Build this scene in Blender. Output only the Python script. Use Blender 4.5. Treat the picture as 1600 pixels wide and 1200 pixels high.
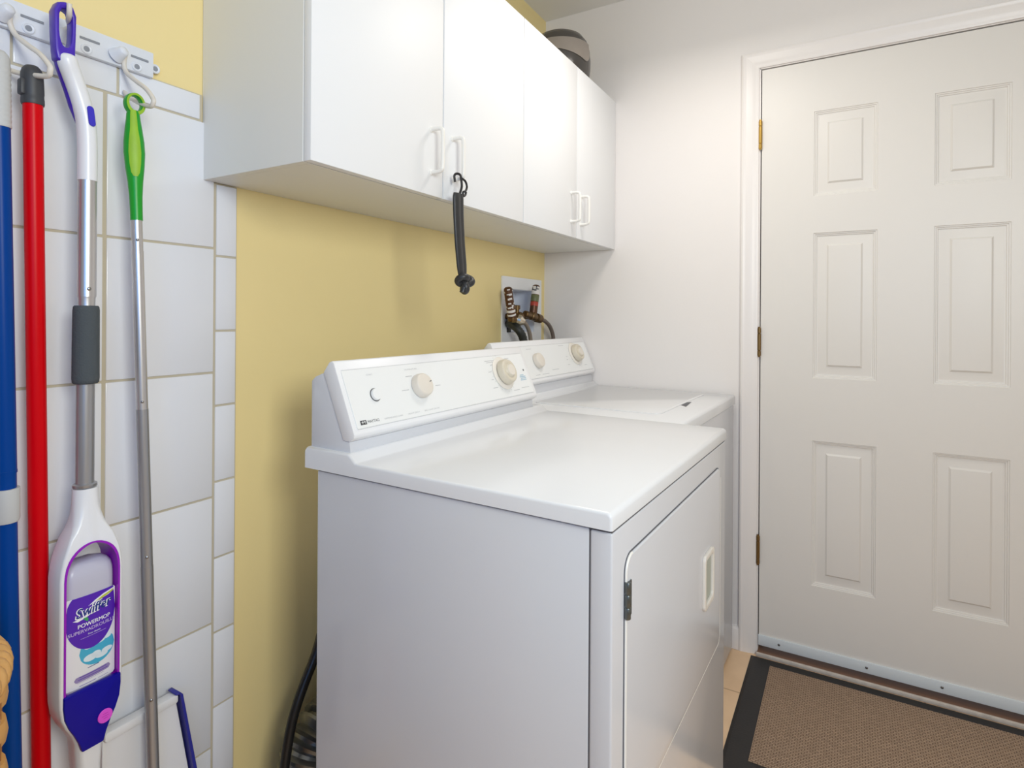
import bpy, bmesh, math, random
from math import sin, cos, pi, radians
from mathutils import Vector, Matrix

random.seed(7)
S = bpy.context.scene
COL = S.collection
for o in list(bpy.data.objects):
    bpy.data.objects.remove(o, do_unlink=True)

# ------------------------------------------------------------------ camera
F_PX, YAW, ROLL, HORIZON = 913.67, 1.0473, 0.0062, 494.94
cam_data = bpy.data.cameras.new('camera')
cam = bpy.data.objects.new('camera', cam_data)
COL.objects.link(cam)
cam.matrix_world = (Matrix.Translation((0, -1.1265, 1.184)) @ Matrix.Rotation(-YAW, 4, 'Z')
                    @ Matrix.Rotation(pi / 2, 4, 'X') @ Matrix.Rotation(ROLL, 4, 'Z'))
cam_data.sensor_width = 36.0
cam_data.sensor_fit = 'HORIZONTAL'
cam_data.lens = F_PX / 1600 * 36
cam_data.shift_y = -(600 - HORIZON) / 1600
cam_data.clip_start = 0.01
S.camera = cam

# ------------------------------------------------------------------ light
W = bpy.data.worlds.new('world')
S.world = W
W.use_nodes = True
W.node_tree.nodes['Background'].inputs[0].default_value = (0.80, 0.88, 1.0, 1)
W.node_tree.nodes['Background'].inputs[1].default_value = 0.3


def area(name, loc, target, size, power, color, shape='SQUARE', size_y=None):
    d = bpy.data.lights.new(name, 'AREA')
    d.shape = shape
    d.size = size
    if size_y:
        d.size_y = size_y
    d.energy = power
    d.color = color
    o = bpy.data.objects.new(name, d)
    COL.objects.link(o)
    o.location = loc
    o.rotation_euler = (Vector(target) - Vector(loc)).to_track_quat('-Z', 'Y').to_euler()
    return o


area('ceiling_lamp', (1.58, -0.76, 2.20), (1.58, -0.76, 0), 0.32, 4.9, (1.0, 0.955, 0.90), 'DISK')
area('fill_light', (-0.05, -2.02, 1.68), (1.2, 0.0, 1.25), 0.6, 21.5, (0.96, 1.0, 0.955))  # added fill behind the camera, not a known lamp of the house
area('window_daylight', (-0.80, -1.60, 1.50), (1.2, 0.0, 1.2), 0.8, 7.6, (0.10, 0.40, 1.0))
S.view_settings.view_transform = 'Standard'
S.view_settings.look = 'None'
S.view_settings.gamma = 1
S.view_settings.use_curve_mapping = False
S.view_settings.exposure = 0.0

# ------------------------------------------------------------------ materials


def lin(c):
    c /= 255
    return c / 12.92 if c <= 0.04045 else ((c + 0.055) / 1.055) ** 2.4


def mat(name, rgb, rough=0.5, metal=0.0, coat=0.0, bump=0.0, bscale=60, mottle=0.0, mscale=6,
        spec=0.5, trans=0.0, rvar=0.0):
    m = bpy.data.materials.new(name)
    m.use_nodes = True
    nt = m.node_tree
    b = nt.nodes['Principled BSDF']
    col = (lin(rgb[0]), lin(rgb[1]), lin(rgb[2]), 1)
    b.inputs['Base Color'].default_value = col
    b.inputs['Roughness'].default_value = rough
    b.inputs['Metallic'].default_value = metal
    b.inputs['Coat Weight'].default_value = coat
    b.inputs['Coat Roughness'].default_value = 0.08
    b.inputs['Specular IOR Level'].default_value = spec
    if trans:
        b.inputs['Transmission Weight'].default_value = trans
    tc = nt.nodes.new('ShaderNodeTexCoord')
    if mottle or rvar:
        n = nt.nodes.new('ShaderNodeTexNoise')
        n.inputs['Scale'].default_value = mscale
        n.inputs['Detail'].default_value = 5
        nt.links.new(tc.outputs['Object'], n.inputs['Vector'])
        if mottle:
            r = nt.nodes.new('ShaderNodeMix')
            r.data_type = 'RGBA'
            r.inputs[6].default_value = tuple(c * (1 - mottle) for c in col[:3]) + (1,)
            r.inputs[7].default_value = tuple(min(1, c * (1 + mottle)) for c in col[:3]) + (1,)
            nt.links.new(n.outputs[0], r.inputs[0])
            nt.links.new(r.outputs[2], b.inputs['Base Color'])
        if rvar:
            mr = nt.nodes.new('ShaderNodeMapRange')
            mr.inputs[3].default_value = max(0.02, rough - rvar)
            mr.inputs[4].default_value = rough + rvar
            nt.links.new(n.outputs[0], mr.inputs[0])
            nt.links.new(mr.outputs[0], b.inputs['Roughness'])
    if bump:
        n2 = nt.nodes.new('ShaderNodeTexNoise')
        n2.inputs['Scale'].default_value = bscale
        n2.inputs['Detail'].default_value = 3
        nt.links.new(tc.outputs['Object'], n2.inputs['Vector'])
        bp = nt.nodes.new('ShaderNodeBump')
        bp.inputs['Strength'].default_value = bump
        bp.inputs['Distance'].default_value = 0.002
        nt.links.new(n2.outputs[0], bp.inputs['Height'])
        nt.links.new(bp.outputs[0], b.inputs['Normal'])
    return m


M = {}
M['yellow'] = mat('yellow_paint', (243, 221, 158), 0.55, bump=0.12, bscale=120, mottle=0.025, mscale=3)
M['white_wall'] = mat('warm_white_paint', (240, 234, 229), 0.6, bump=0.10, bscale=140, mottle=0.01, mscale=3)
M['ceiling'] = mat('ceiling_paint', (238, 236, 232), 0.8)
M['tile'] = mat('white_glazed_tile', (232, 233, 238), 0.16, mottle=0.012, mscale=5, bump=0.05, bscale=9)
M['grout'] = mat('tan_grout', (196, 186, 164), 0.9, mottle=0.16, mscale=9)
M['crack'] = mat('dark_joint', (92, 84, 70), 0.9)
M['trim'] = mat('white_gloss_trim', (240, 234, 229), 0.35, mottle=0.01)
M['door'] = mat('offwhite_door_paint', (232, 227, 220), 0.42, bump=0.06, bscale=90, mottle=0.012, mscale=4)
M['dark'] = mat('dark_gap', (38, 34, 32), 0.8)
M['brass'] = mat('polished_brass', (196, 160, 84), 0.28, 1.0)
M['oldbrass'] = mat('tarnished_brass', (132, 108, 72), 0.38, 1.0)
M['sweep'] = mat('painted_aluminium_sweep', (224, 230, 233), 0.4)
M['steel'] = mat('screw_steel', (150, 150, 150), 0.3, 1.0)
M['sill'] = mat('brown_wood_sill', (138, 104, 82), 0.5, mottle=0.12, mscale=22)
M['wornstrip'] = mat('worn_white_strip', (212, 200, 188), 0.5, mottle=0.28, mscale=45)
M['laminate'] = mat('white_laminate', (238, 238, 238), 0.5, mottle=0.006, mscale=3)
M['laminate2'] = mat('white_laminate_carcass', (232, 231, 227), 0.42, mottle=0.008, mscale=3)
M['handle'] = mat('white_plastic_handle', (244, 240, 232), 0.3)
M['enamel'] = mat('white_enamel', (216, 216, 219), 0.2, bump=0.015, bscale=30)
M['enamel_lit_top'] = mat('white_enamel_lit_top', (231, 231, 232), 0.17, bump=0.012, bscale=14)  # same enamel as the body; lamplight on the tops put into a lighter colour
M['ivory'] = mat('ivory_plastic', (236, 229, 218), 0.38)
M['bezel'] = mat('cream_bezel', (238, 237, 237), 0.33)
M['panel'] = mat('control_panel_white', (238, 238, 236), 0.3)
M['knob'] = mat('almond_knob', (228, 219, 206), 0.35)
M['knob2'] = mat('almond_dial', (216, 206, 186), 0.35)
M['ink'] = mat('dark_ink', (70, 70, 74), 0.5)
M['inkgrey'] = mat('grey_ink', (198, 198, 198), 0.5)
M['inkblue'] = mat('pale_blue_ink', (176, 200, 214), 0.5)
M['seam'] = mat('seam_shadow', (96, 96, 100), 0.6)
M['hinge'] = mat('dark_steel_hinge', (104, 108, 106), 0.35, 0.8)
M['cup'] = mat('grey_green_recess', (176, 180, 166), 0.45)
M['rubber'] = mat('black_rubber', (40, 37, 36), 0.55, bump=0.2, bscale=180, mottle=0.1, mscale=30)
M['blackrub'] = mat('black_stretch_rubber', (44, 44, 45), 0.42, bump=0.2, bscale=60, mottle=0.12, mscale=20)
M['wire'] = mat('black_wire', (52, 50, 50), 0.4, 0.6)
M['cord'] = mat('black_cord', (22, 22, 22), 0.35)
M['foil'] = mat('dark_foil_duct', (128, 128, 124), 0.3, 0.8, bump=0.5, bscale=60, mottle=0.3, mscale=40)
M['boxplastic'] = mat('grey_white_plastic', (240, 239, 238), 0.45)
M['boxinner'] = mat('blue_grey_plastic', (232, 234, 240), 0.5)
M['bronze'] = mat('aged_brass_valve', (112, 88, 58), 0.38, 0.9, mottle=0.2, mscale=60)
M['chrome'] = mat('bright_nickel', (214, 206, 190), 0.2, 1.0)
M['copper'] = mat('brown_copper_tube', (96, 66, 48), 0.4, 0.6, mottle=0.25, mscale=60)
M['green_lab'] = mat('olive_label', (104, 108, 70), 0.45)
M['red_lab'] = mat('red_label', (176, 62, 44), 0.45)
M['white_lab'] = mat('white_label', (226, 220, 214), 0.5)
M['hose_black'] = mat('black_hose', (44, 46, 42), 0.5, mottle=0.2, mscale=60)
M['hose_grey'] = mat('grey_brown_hose', (132, 120, 106), 0.45)
M['hose_brown'] = mat('brown_grey_hose', (112, 98, 88), 0.4)
M['smoke'] = mat('smoky_dark_plastic', (74, 70, 66), 0.2)
M['smoke2'] = mat('smoky_grey_plastic', (150, 140, 130), 0.3, mottle=0.12, mscale=14)
M['rack'] = mat('grey_plastic_rack', (226, 229, 236), 0.38)
M['slot'] = mat('rack_slot_grey', (140, 144, 152), 0.6)
M['hook'] = mat('ivory_coated_wire', (226, 218, 206), 0.35)
M['blue'] = mat('blue_enamel_pole', (0, 62, 140), 0.32, spec=0.14)
M['greygrip'] = mat('ribbed_grey_grip', (196, 196, 194), 0.5)
M['whiteplastic'] = mat('white_gloss_plastic', (236, 236, 238), 0.28)
M['red'] = mat('red_enamel_pole', (214, 2, 16), 0.32, spec=0.14)
M['darkcap'] = mat('charcoal_cap', (62, 63, 66), 0.5)
M['alu'] = mat('brushed_aluminium', (202, 200, 200), 0.32, 0.75)
M['alu2'] = mat('satin_grey_tube', (170, 170, 172), 0.34, 0.65)
M['foam'] = mat('charcoal_foam', (76, 82, 86), 0.9, bump=0.5, bscale=300)
M['violet'] = mat('violet_plastic', (150, 16, 186), 0.3)
M['indigo'] = mat('indigo_plastic', (70, 36, 176), 0.32)
M['button'] = mat('blue_button', (58, 50, 190), 0.35)
M['navy'] = mat('navy_plastic', (12, 4, 150), 0.3, spec=0.25)
M['pink'] = mat('pink_button', (232, 84, 222), 0.4)
M['pinkdark'] = mat('pink_button_line', (196, 50, 180), 0.4)
M['bottle'] = mat('lavender_translucent_plastic', (196, 194, 208), 0.32)
M['label'] = mat('white_bottle_label', (236, 236, 240), 0.4)
M['purple'] = mat('purple_label_print', (84, 30, 178), 0.4)
M['logoblue'] = mat('logo_blue', (28, 52, 132), 0.4)
M['printwhite'] = mat('white_print', (246, 246, 250), 0.4)
M['printlilac'] = mat('lilac_print', (198, 180, 226), 0.4)
M['lime'] = mat('lime_print', (196, 206, 60), 0.4)
M['leaf'] = mat('green_leaf_print', (60, 168, 96), 0.4)
M['sky'] = mat('sky_blue_print', (70, 178, 214), 0.4)
M['cloud'] = mat('cloud_print', (226, 240, 248), 0.4)
M['pill'] = mat('mauve_print', (150, 136, 186), 0.4)
M['green'] = mat('green_grip', (20, 158, 36), 0.35)
M['greenlime'] = mat('lime_grip_inlay', (150, 192, 44), 0.5, mottle=0.15, mscale=45)
M['bluerim'] = mat('blue_rim', (40, 44, 150), 0.35)
M['wicker'] = mat('honey_wicker', (206, 156, 92), 0.5, mottle=0.22, mscale=26)


def wicker_dark():
    return mat('brown_wicker_stake', (150, 100, 52), 0.6, mottle=0.2, mscale=30)


M['stake'] = wicker_dark()


def floor_material():
    m = bpy.data.materials.new('beige_floor_tile')
    m.use_nodes = True
    nt = m.node_tree
    b = nt.nodes['Principled BSDF']
    tc = nt.nodes.new('ShaderNodeTexCoord')
    mp = nt.nodes.new('ShaderNodeMapping')
    mp.inputs['Location'].default_value = (-1.9635, 0.42, 0)
    br = nt.nodes.new('ShaderNodeTexBrick')
    br.offset = 0
    br.inputs['Scale'].default_value = 1
    br.inputs['Brick Width'].default_value = 0.305
    br.inputs['Row Height'].default_value = 0.305
    br.inputs['Mortar Size'].default_value = 0.0025
    br.inputs['Color1'].default_value = (lin(244), lin(208), lin(168), 1)
    br.inputs['Color2'].default_value = (lin(238), lin(202), lin(162), 1)
    br.inputs['Mortar'].default_value = (lin(196), lin(160), lin(124), 1)
    n = nt.nodes.new('ShaderNodeTexNoise')
    n.inputs['Scale'].default_value = 14
    n.inputs['Detail'].default_value = 6
    mx = nt.nodes.new('ShaderNodeMix')
    mx.data_type = 'RGBA'
    mx.blend_type = 'MULTIPLY'
    mx.inputs[0].default_value = 0.35
    nt.links.new(tc.outputs['Object'], mp.inputs[0])
    nt.links.new(mp.outputs[0], br.inputs['Vector'])
    nt.links.new(tc.outputs['Object'], n.inputs['Vector'])
    nt.links.new(br.outputs['Color'], mx.inputs[6])
    nt.links.new(n.outputs[0], mx.inputs[7])
    cr = nt.nodes.new('ShaderNodeValToRGB')
    cr.color_ramp.elements[0].position = 0.3
    cr.color_ramp.elements[0].color = (0.78, 0.74, 0.7, 1)
    cr.color_ramp.elements[1].position = 0.6
    nt.links.new(n.outputs[0], cr.inputs[0])
    nt.links.new(cr.outputs[0], mx.inputs[7])
    nt.links.new(mx.outputs[2], b.inputs['Base Color'])
    b.inputs['Roughness'].default_value = 0.4
    return m


M['floor'] = floor_material()


def carpet_material():
    m = bpy.data.materials.new('ribbed_brown_carpet')
    m.use_nodes = True
    nt = m.node_tree
    b = nt.nodes['Principled BSDF']
    tc = nt.nodes.new('ShaderNodeTexCoord')
    mp = nt.nodes.new('ShaderNodeMapping')
    mp.inputs['Rotation'].default_value = (0, 0, pi / 2)
    br = nt.nodes.new('ShaderNodeTexBrick')
    br.inputs['Scale'].default_value = 1
    br.inputs['Brick Width'].default_value = 0.013
    br.inputs['Row Height'].default_value = 0.0066
    br.inputs['Mortar Size'].default_value = 0.0011
    br.inputs['Mortar Smooth'].default_value = 0.6
    br.inputs['Color1'].default_value = (lin(180), lin(152), lin(126), 1)
    br.inputs['Color2'].default_value = (lin(164), lin(138), lin(114), 1)
    br.inputs['Mortar'].default_value = (lin(112), lin(88), lin(70), 1)
    nt.links.new(tc.outputs['Object'], mp.inputs[0])
    nt.links.new(mp.outputs[0], br.inputs['Vector'])
    nt.links.new(br.outputs['Color'], b.inputs['Base Color'])
    bp = nt.nodes.new('ShaderNodeBump')
    bp.invert = True
    bp.inputs['Strength'].default_value = 0.7
    bp.inputs['Distance'].default_value = 0.003
    nt.links.new(br.outputs['Fac'], bp.inputs['Height'])
    nt.links.new(bp.outputs[0], b.inputs['Normal'])
    b.inputs['Roughness'].default_value = 0.95
    return m


M['carpet'] = carpet_material()

# ------------------------------------------------------------------ mesh helpers
ROOTM = {}


def setp(o, label=None, cat=None, group=None, kind=None):
    if label:
        o['label'] = label
    if cat:
        o['category'] = cat
    if group:
        o['group'] = group
    if kind:
        o['kind'] = kind
    return o


def thing(name, label, cat, loc=(0, 0, 0), rotz=0.0, group=None):
    o = bpy.data.objects.new(name, None)
    o.empty_display_size = 0.05
    COL.objects.link(o)
    o.location = loc
    o.rotation_euler = (0, 0, rotz)
    ROOTM[o.name] = Matrix.Translation(loc) @ Matrix.Rotation(rotz, 4, 'Z')
    return setp(o, label, cat, group)


def add_face(bm, vs, mi=0):
    try:
        f = bm.faces.new(vs)
        f.material_index = mi
        return f
    except ValueError:
        return None


def box(bm, x0, x1, y0, y1, z0, z1, bev=0.0, seg=2, mi=0):
    t = bmesh.new()
    v = [t.verts.new(p) for p in ((x0, y0, z0), (x1, y0, z0), (x1, y1, z0), (x0, y1, z0),
                                  (x0, y0, z1), (x1, y0, z1), (x1, y1, z1), (x0, y1, z1))]
    for f in ((0, 3, 2, 1), (4, 5, 6, 7), (0, 1, 5, 4), (1, 2, 6, 5), (2, 3, 7, 6), (3, 0, 4, 7)):
        t.faces.new([v[i] for i in f])
    if bev:
        bmesh.ops.bevel(t, geom=list(t.edges), offset=bev, segments=seg, profile=0.5, affect='EDGES')
    merge(bm, t, mi)


def merge(bm, t, mi=0, matrix=None, keep_mi=False):
    if matrix is not None:
        bmesh.ops.transform(t, matrix=matrix, verts=t.verts)
    t.verts.ensure_lookup_table()
    mp = [bm.verts.new(v.co) for v in t.verts]
    t.verts.index_update()
    for f in t.faces:
        add_face(bm, [mp[v.index] for v in f.verts], f.material_index if keep_mi else mi)
    t.free()


def prism(bm, pts, fn, d0, d1, bev=0.0, seg=2, mi=0, holes=None):
    """Extrude a 2D polygon: fn(u, v, d) -> 3D."""
    t = bmesh.new()
    a = [t.verts.new(fn(u, v, d0)) for u, v in pts]
    b = [t.verts.new(fn(u, v, d1)) for u, v in pts]
    n = len(pts)
    t.faces.new(a)
    t.faces.new(list(reversed(b)))
    for i in range(n):
        j = (i + 1) % n
        t.faces.new([a[j], a[i], b[i], b[j]])
    bmesh.ops.recalc_face_normals(t, faces=t.faces)
    if bev:
        es = [e for e in t.edges if len(e.link_faces) == 2 and e.calc_face_angle(0) > 0.5]
        bmesh.ops.bevel(t, geom=es, offset=bev, segments=seg, profile=0.5, affect='EDGES')
    merge(bm, t, mi)


def ring_prism(bm, outer, inner, fn, d0, d1, mi=0, lip=0.0):
    """Extruded frame between two outlines with the same point count (outlines closed)."""
    n = len(outer)
    t = bmesh.new()
    oa = [t.verts.new(fn(u, v, d0)) for u, v in outer]
    ia = [t.verts.new(fn(u, v, d0)) for u, v in inner]
    ob = [t.verts.new(fn(u, v, d1)) for u, v in outer]
    ib = [t.verts.new(fn(u, v, d1)) for u, v in inner]
    for i in range(n):
        j = (i + 1) % n
        t.faces.new([oa[i], oa[j], ia[j], ia[i]])
        t.faces.new([ob[j], ob[i], ib[i], ib[j]])
        t.faces.new([oa[j], oa[i], ob[i], ob[j]])
        t.faces.new([ia[i], ia[j], ib[j], ib[i]])
    bmesh.ops.recalc_face_normals(t, faces=t.faces)
    if lip:
        t.verts.index_update()
        front = [e for e in t.edges if len(e.link_faces) == 2 and e.calc_face_angle(0) > 0.9
                 and e.verts[0].index % 1 == 0]
        bmesh.ops.bevel(t, geom=front, offset=lip, segments=2, profile=0.5, affect='EDGES')
    merge(bm, t, mi)


def smooth_path(pts, n=6):
    """Catmull-Rom resample."""
    P = [Vector(p) for p in pts]
    if len(P) < 3:
        return P
    out = []
    for i in range(len(P) - 1):
        p0 = P[i - 1] if i else P[0] * 2 - P[1]
        p1, p2 = P[i], P[i + 1]
        p3 = P[i + 2] if i + 2 < len(P) else P[-1] * 2 - P[-2]
        for k in range(n):
            s = k / n
            out.append(0.5 * ((2 * p1) + (p2 - p0) * s + (2 * p0 - 5 * p1 + 4 * p2 - p3) * s * s
                              + (3 * p1 - p0 - 3 * p2 + p3) * s ** 3))
    out.append(P[-1])
    return out


def tube(bm, pts, r, n=12, mi=0, cap=True, prof=None, up=None):
    """Sweep a circle (or profile list of (a,b) scaled by r) along pts; r is a number or a list."""
    P = [Vector(p) for p in pts]
    R = r if isinstance(r, (list, tuple)) else [r] * len(P)
    rings = []
    u = None
    for i, p in enumerate(P):
        d = (P[min(i + 1, len(P) - 1)] - P[max(i - 1, 0)]).normalized()
        if u is None:
            ref = Vector(up) if up else (Vector((0, 0, 1)) if abs(d.z) < 0.9 else Vector((1, 0, 0)))
            u = (ref - d * ref.dot(d)).normalized()
        else:
            u = (u - d * u.dot(d)).normalized()
        w = d.cross(u)
        if prof:
            rings.append([bm.verts.new(p + (u * a + w * b) * R[i]) for a, b in prof])
        else:
            rings.append([bm.verts.new(p + (u * cos(2 * pi * k / n) + w * sin(2 * pi * k / n)) * R[i])
                          for k in range(n)])
    m = len(rings[0])
    for a, b in zip(rings, rings[1:]):
        for k in range(m):
            add_face(bm, [a[k], a[(k + 1) % m], b[(k + 1) % m], b[k]], mi)
    if cap:
        add_face(bm, list(reversed(rings[0])), mi)
        add_face(bm, rings[-1], mi)


def lathe(bm, prof, origin, axis=(0, 0, 1), n=32, mi=0, cap=True):
    """prof: list of (radius, height along axis)."""
    a = Vector(axis).normalized()
    ref = Vector((0, 0, 1)) if abs(a.z) < 0.9 else Vector((1, 0, 0))
    u = (ref - a * ref.dot(a)).normalized()
    w = a.cross(u)
    o = Vector(origin)
    rings = [[bm.verts.new(o + a * h + (u * cos(2 * pi * k / n) + w * sin(2 * pi * k / n)) * max(r, 1e-5))
              for k in range(n)] for r, h in prof]
    for p, q in zip(rings, rings[1:]):
        for k in range(n):
            add_face(bm, [p[k], p[(k + 1) % n], q[(k + 1) % n], q[k]], mi)
    if cap:
        add_face(bm, list(reversed(rings[0])), mi)
        add_face(bm, rings[-1], mi)


def rrect(x0, x1, z0, z1, r, n=6):
    out = []
    for cx, cz, a0 in ((x1 - r, z1 - r, 0), (x0 + r, z1 - r, 90), (x0 + r, z0 + r, 180), (x1 - r, z0 + r, 270)):
        for k in range(n + 1):
            a = radians(a0 + 90 * k / n)
            out.append((cx + r * cos(a), cz + r * sin(a)))
    return out


def ellipse(cx, cz, rx, rz, n=40):
    return [(cx + rx * cos(2 * pi * k / n), cz + rz * sin(2 * pi * k / n)) for k in range(n)]


def poly(bm, pts, fn, d=0.0, mi=0):
    add_face(bm, [bm.verts.new(fn(u, v, d)) for u, v in pts], mi)


def text_mesh(body, size, shear=0.0, bold=0.0, align='LEFT'):
    c = bpy.data.curves.new('lettering', 'FONT')
    c.body = body
    c.size = size
    c.shear = shear
    c.offset = bold
    c.align_x = align
    c.resolution_u = 3
    o = bpy.data.objects.new('lettering', c)
    COL.objects.link(o)
    dg = bpy.context.evaluated_depsgraph_get()
    me = bpy.data.meshes.new_from_object(o.evaluated_get(dg))
    bpy.data.objects.remove(o, do_unlink=True)
    bpy.data.curves.remove(c)
    t = bmesh.new()
    t.from_mesh(me)
    bpy.data.meshes.remove(me)
    return t


def lettering(bm, body, size, fn, u0, v0, d, mi, rot=0.0, shear=0.0, bold=0.0, align='LEFT', width=None, curve=0.0):
    t = text_mesh(body, size, shear, bold, align)
    xs = [v.co.x for v in t.verts]
    k = 1.0
    if width and xs:
        k = width / (max(xs) - min(xs))
    for v in t.verts:
        x, y = v.co.x * k, v.co.y
        y += curve * x * x
        v.co = Vector(fn(u0 + x * cos(rot) - y * sin(rot), v0 + x * sin(rot) + y * cos(rot), d))
    merge(bm, t, mi)


def MB():
    return bmesh.new()


def obj_(name, bm, mats, parent=None, smooth=35, local=False, label=None, flip=True):
    if parent is not None and not local:
        bmesh.ops.transform(bm, matrix=ROOTM[parent.name].inverted(), verts=bm.verts)
    if flip:
        bmesh.ops.recalc_face_normals(bm, faces=bm.faces)
    me = bpy.data.meshes.new(name)
    bm.to_mesh(me)
    bm.free()
    for m in (mats if isinstance(mats, (list, tuple)) else [mats]):
        me.materials.append(M[m])
    if smooth:
        for p in me.polygons:
            p.use_smooth = True
        me.set_sharp_from_angle(angle=radians(smooth))
    o = bpy.data.objects.new(name, me)
    COL.objects.link(o)
    if parent is not None:
        o.parent = parent
        ROOTM[o.name] = ROOTM[parent.name]
    if label:
        o['label'] = label
    return o


obj = obj_


def struct(name, bm, mats, smooth=30, label=None):
    o = obj_(name, bm, mats, None, smooth)
    o['kind'] = 'structure'
    if label:
        o['label'] = label
    return o


XW = 2.225          # plane of the right-hand wall (with the door)
CEIL = 2.44
FRONT = -2.75       # wall behind the camera
LEFT = -1.55

# ------------------------------------------------------------------ room shell
BX0, BX1, BZ0, BZ1 = 1.9, 2.125, 1.12, 1.293    # opening for the recessed outlet box
bm = MB()
box(bm, LEFT - .1, BX0, 0, .1, 0, CEIL)
box(bm, BX1, XW + .12, 0, .1, 0, CEIL)
box(bm, BX0, BX1, 0, .1, 0, BZ0)
box(bm, BX0, BX1, 0, .1, BZ1, CEIL)
struct('wall_back', bm, 'yellow', 0, 'yellow painted wall behind the washer and dryer')

DY0, DY1, DZT = -1.712, -0.849, 2.066           # door opening
bm = MB()
box(bm, XW, XW + .12, DY1, 0, 0, CEIL)
box(bm, XW, XW + .12, FRONT, DY0, 0, CEIL)
box(bm, XW, XW + .12, DY0, DY1, DZT, CEIL)
struct('wall_right', bm, 'white_wall', 0, 'warm white wall with the panelled door')

bm = MB()
box(bm, LEFT - .1, XW + .12, FRONT - .1, FRONT, 0, CEIL)
struct('wall_front', bm, 'white_wall', 0)
bm = MB()
box(bm, LEFT - .1, LEFT, FRONT, -2.2, 0, CEIL)
box(bm, LEFT - .1, LEFT, -.4, 0, 0, CEIL)
box(bm, LEFT - .1, LEFT, -2.2, -.4, 0, .55)
box(bm, LEFT - .1, LEFT, -2.2, -.4, 2.3, CEIL)
struct('wall_left', bm, 'white_wall', 0)
bm = MB()
box(bm, LEFT - .1, XW + .6, FRONT - .1, .1, CEIL, CEIL + .1)
struct('ceiling', bm, 'ceiling', 0)
bm = MB()
box(bm, LEFT - .1, XW + .6, FRONT - .1, .1, -.1, 0)
struct('floor', bm, 'floor', 0, 'beige tile floor')

# glazed tiles on the left part of the back wall
bm = MB()
g = 0.0042
T0, T1 = -0.006, -0.0005


def tile(x0, x1, z0, z1, vx=.5252):
    x0 += .0014 if abs(x0 - vx) < .001 else 0
    x1 -= .0010 if abs(x1 - vx) < .001 else 0
    dx = random.uniform(-.0004, .0004)
    box(bm, x0 + g / 2 + dx, x1 - g / 2 + dx, T0 - random.uniform(0, .0004), T1, z0 + g / 2, z1 - g / 2, .0014, 2, 0)


rows = [1.5705, 1.3195, 1.0665, .8130, .5560, .303, .05]
cols = [-.287, -.084, .119, .322, .5252, .7285]
for a, b in zip(rows, rows[1:]):
    for c, d in zip(cols, cols[1:]):
        tile(c, d, b, a)
x = -.3635
while x < .70:                                   # narrow capping row
    x1 = x + .1515
    if x < .69:
        tile(max(x, -.287), min(x1, .7005), 1.5705, 1.6225)
    x = x1
zz = [1.4525, 1.3045, 1.1515, .9980, .8425, .6865, .5340, .3815, .229, .0765]
for a, b in zip(zz, zz[1:]):
    tile(.7300, .7785, b, a)
box(bm, -.287, .7785, -.0042, -.0002, .05, 1.4525, 0, 1, 1)
box(bm, -.287, .7005, -.0042, -.0002, 1.4525, 1.6225, 0, 1, 1)
struct('trim_1', bm, ['tile', 'grout'], 40, 'white glazed wall tiles with tan grout')

# ------------------------------------------------------------------ door wall
door = bpy.data.objects.new('door_1', None)
COL.objects.link(door)
door.location = (XW, -.855, .03)
door['kind'] = 'structure'
door['label'] = 'white six-panel door with brass hinges'
ROOTM[door.name] = Matrix.Translation(door.location)
XD = XW + .001
py = [-.8551, -1.0192, -1.2030, -1.3528, -1.5385, -1.7035]
pz = [.0337, .2805, .7709, .9833, 1.4738, 1.5993, 1.8854, 2.0585]
bm = MB()
prof = [(0, 0), (.0012, .0028), (.0045, .0030), (.0060, .0058), (.0092, .0060), (.0108, .0088), (.0150, .0092),
        (.0400, .0062), (.0455, .0012), (.0490, .0008)]
V = {}


def dv(y, z):
    k = (round(y, 5), round(z, 5))
    if k not in V:
        V[k] = bm.verts.new((XD, y, z))
    return V[k]


for i in range(5):
    for j in range(7):
        y1, y0, z0, z1 = py[i], py[i + 1], pz[j], pz[j + 1]
        if i in (1, 3) and j in (1, 3, 5):
            prev = [dv(y0, z0), dv(y1, z0), dv(y1, z1), dv(y0, z1)]
            for o_, dp in prof[1:]:
                cur = [bm.verts.new((XD + dp, yy, z_)) for yy, z_ in
                       ((y0 + o_, z0 + o_), (y1 - o_, z0 + o_), (y1 - o_, z1 - o_), (y0 + o_, z1 - o_))]
                for k in range(4):
                    add_face(bm, [prev[k], prev[(k + 1) % 4], cur[(k + 1) % 4], cur[k]])
                prev = cur
            add_face(bm, prev)
        else:
            add_face(bm, [dv(y0, z0), dv(y1, z0), dv(y1, z1), dv(y0, z1)])
# edges and back of the slab
xb = XD + .042
bnd = [(py[0], pz[0])] + [(y, pz[0]) for y in py[1:]] + [(py[-1], z) for z in pz[1:]] + \
      [(y, pz[-1]) for y in reversed(py[:-1])] + [(py[0], z) for z in reversed(pz[1:-1])]
back = [bm.verts.new((xb, y, z)) for y, z in bnd]
for k in range(len(bnd)):
    q = (k + 1) % len(bnd)
    add_face(bm, [dv(*bnd[k]), dv(*bnd[q]), back[q], back[k]])
add_face(bm, back)
obj('door_slab', bm, 'door', door, 12)

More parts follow.
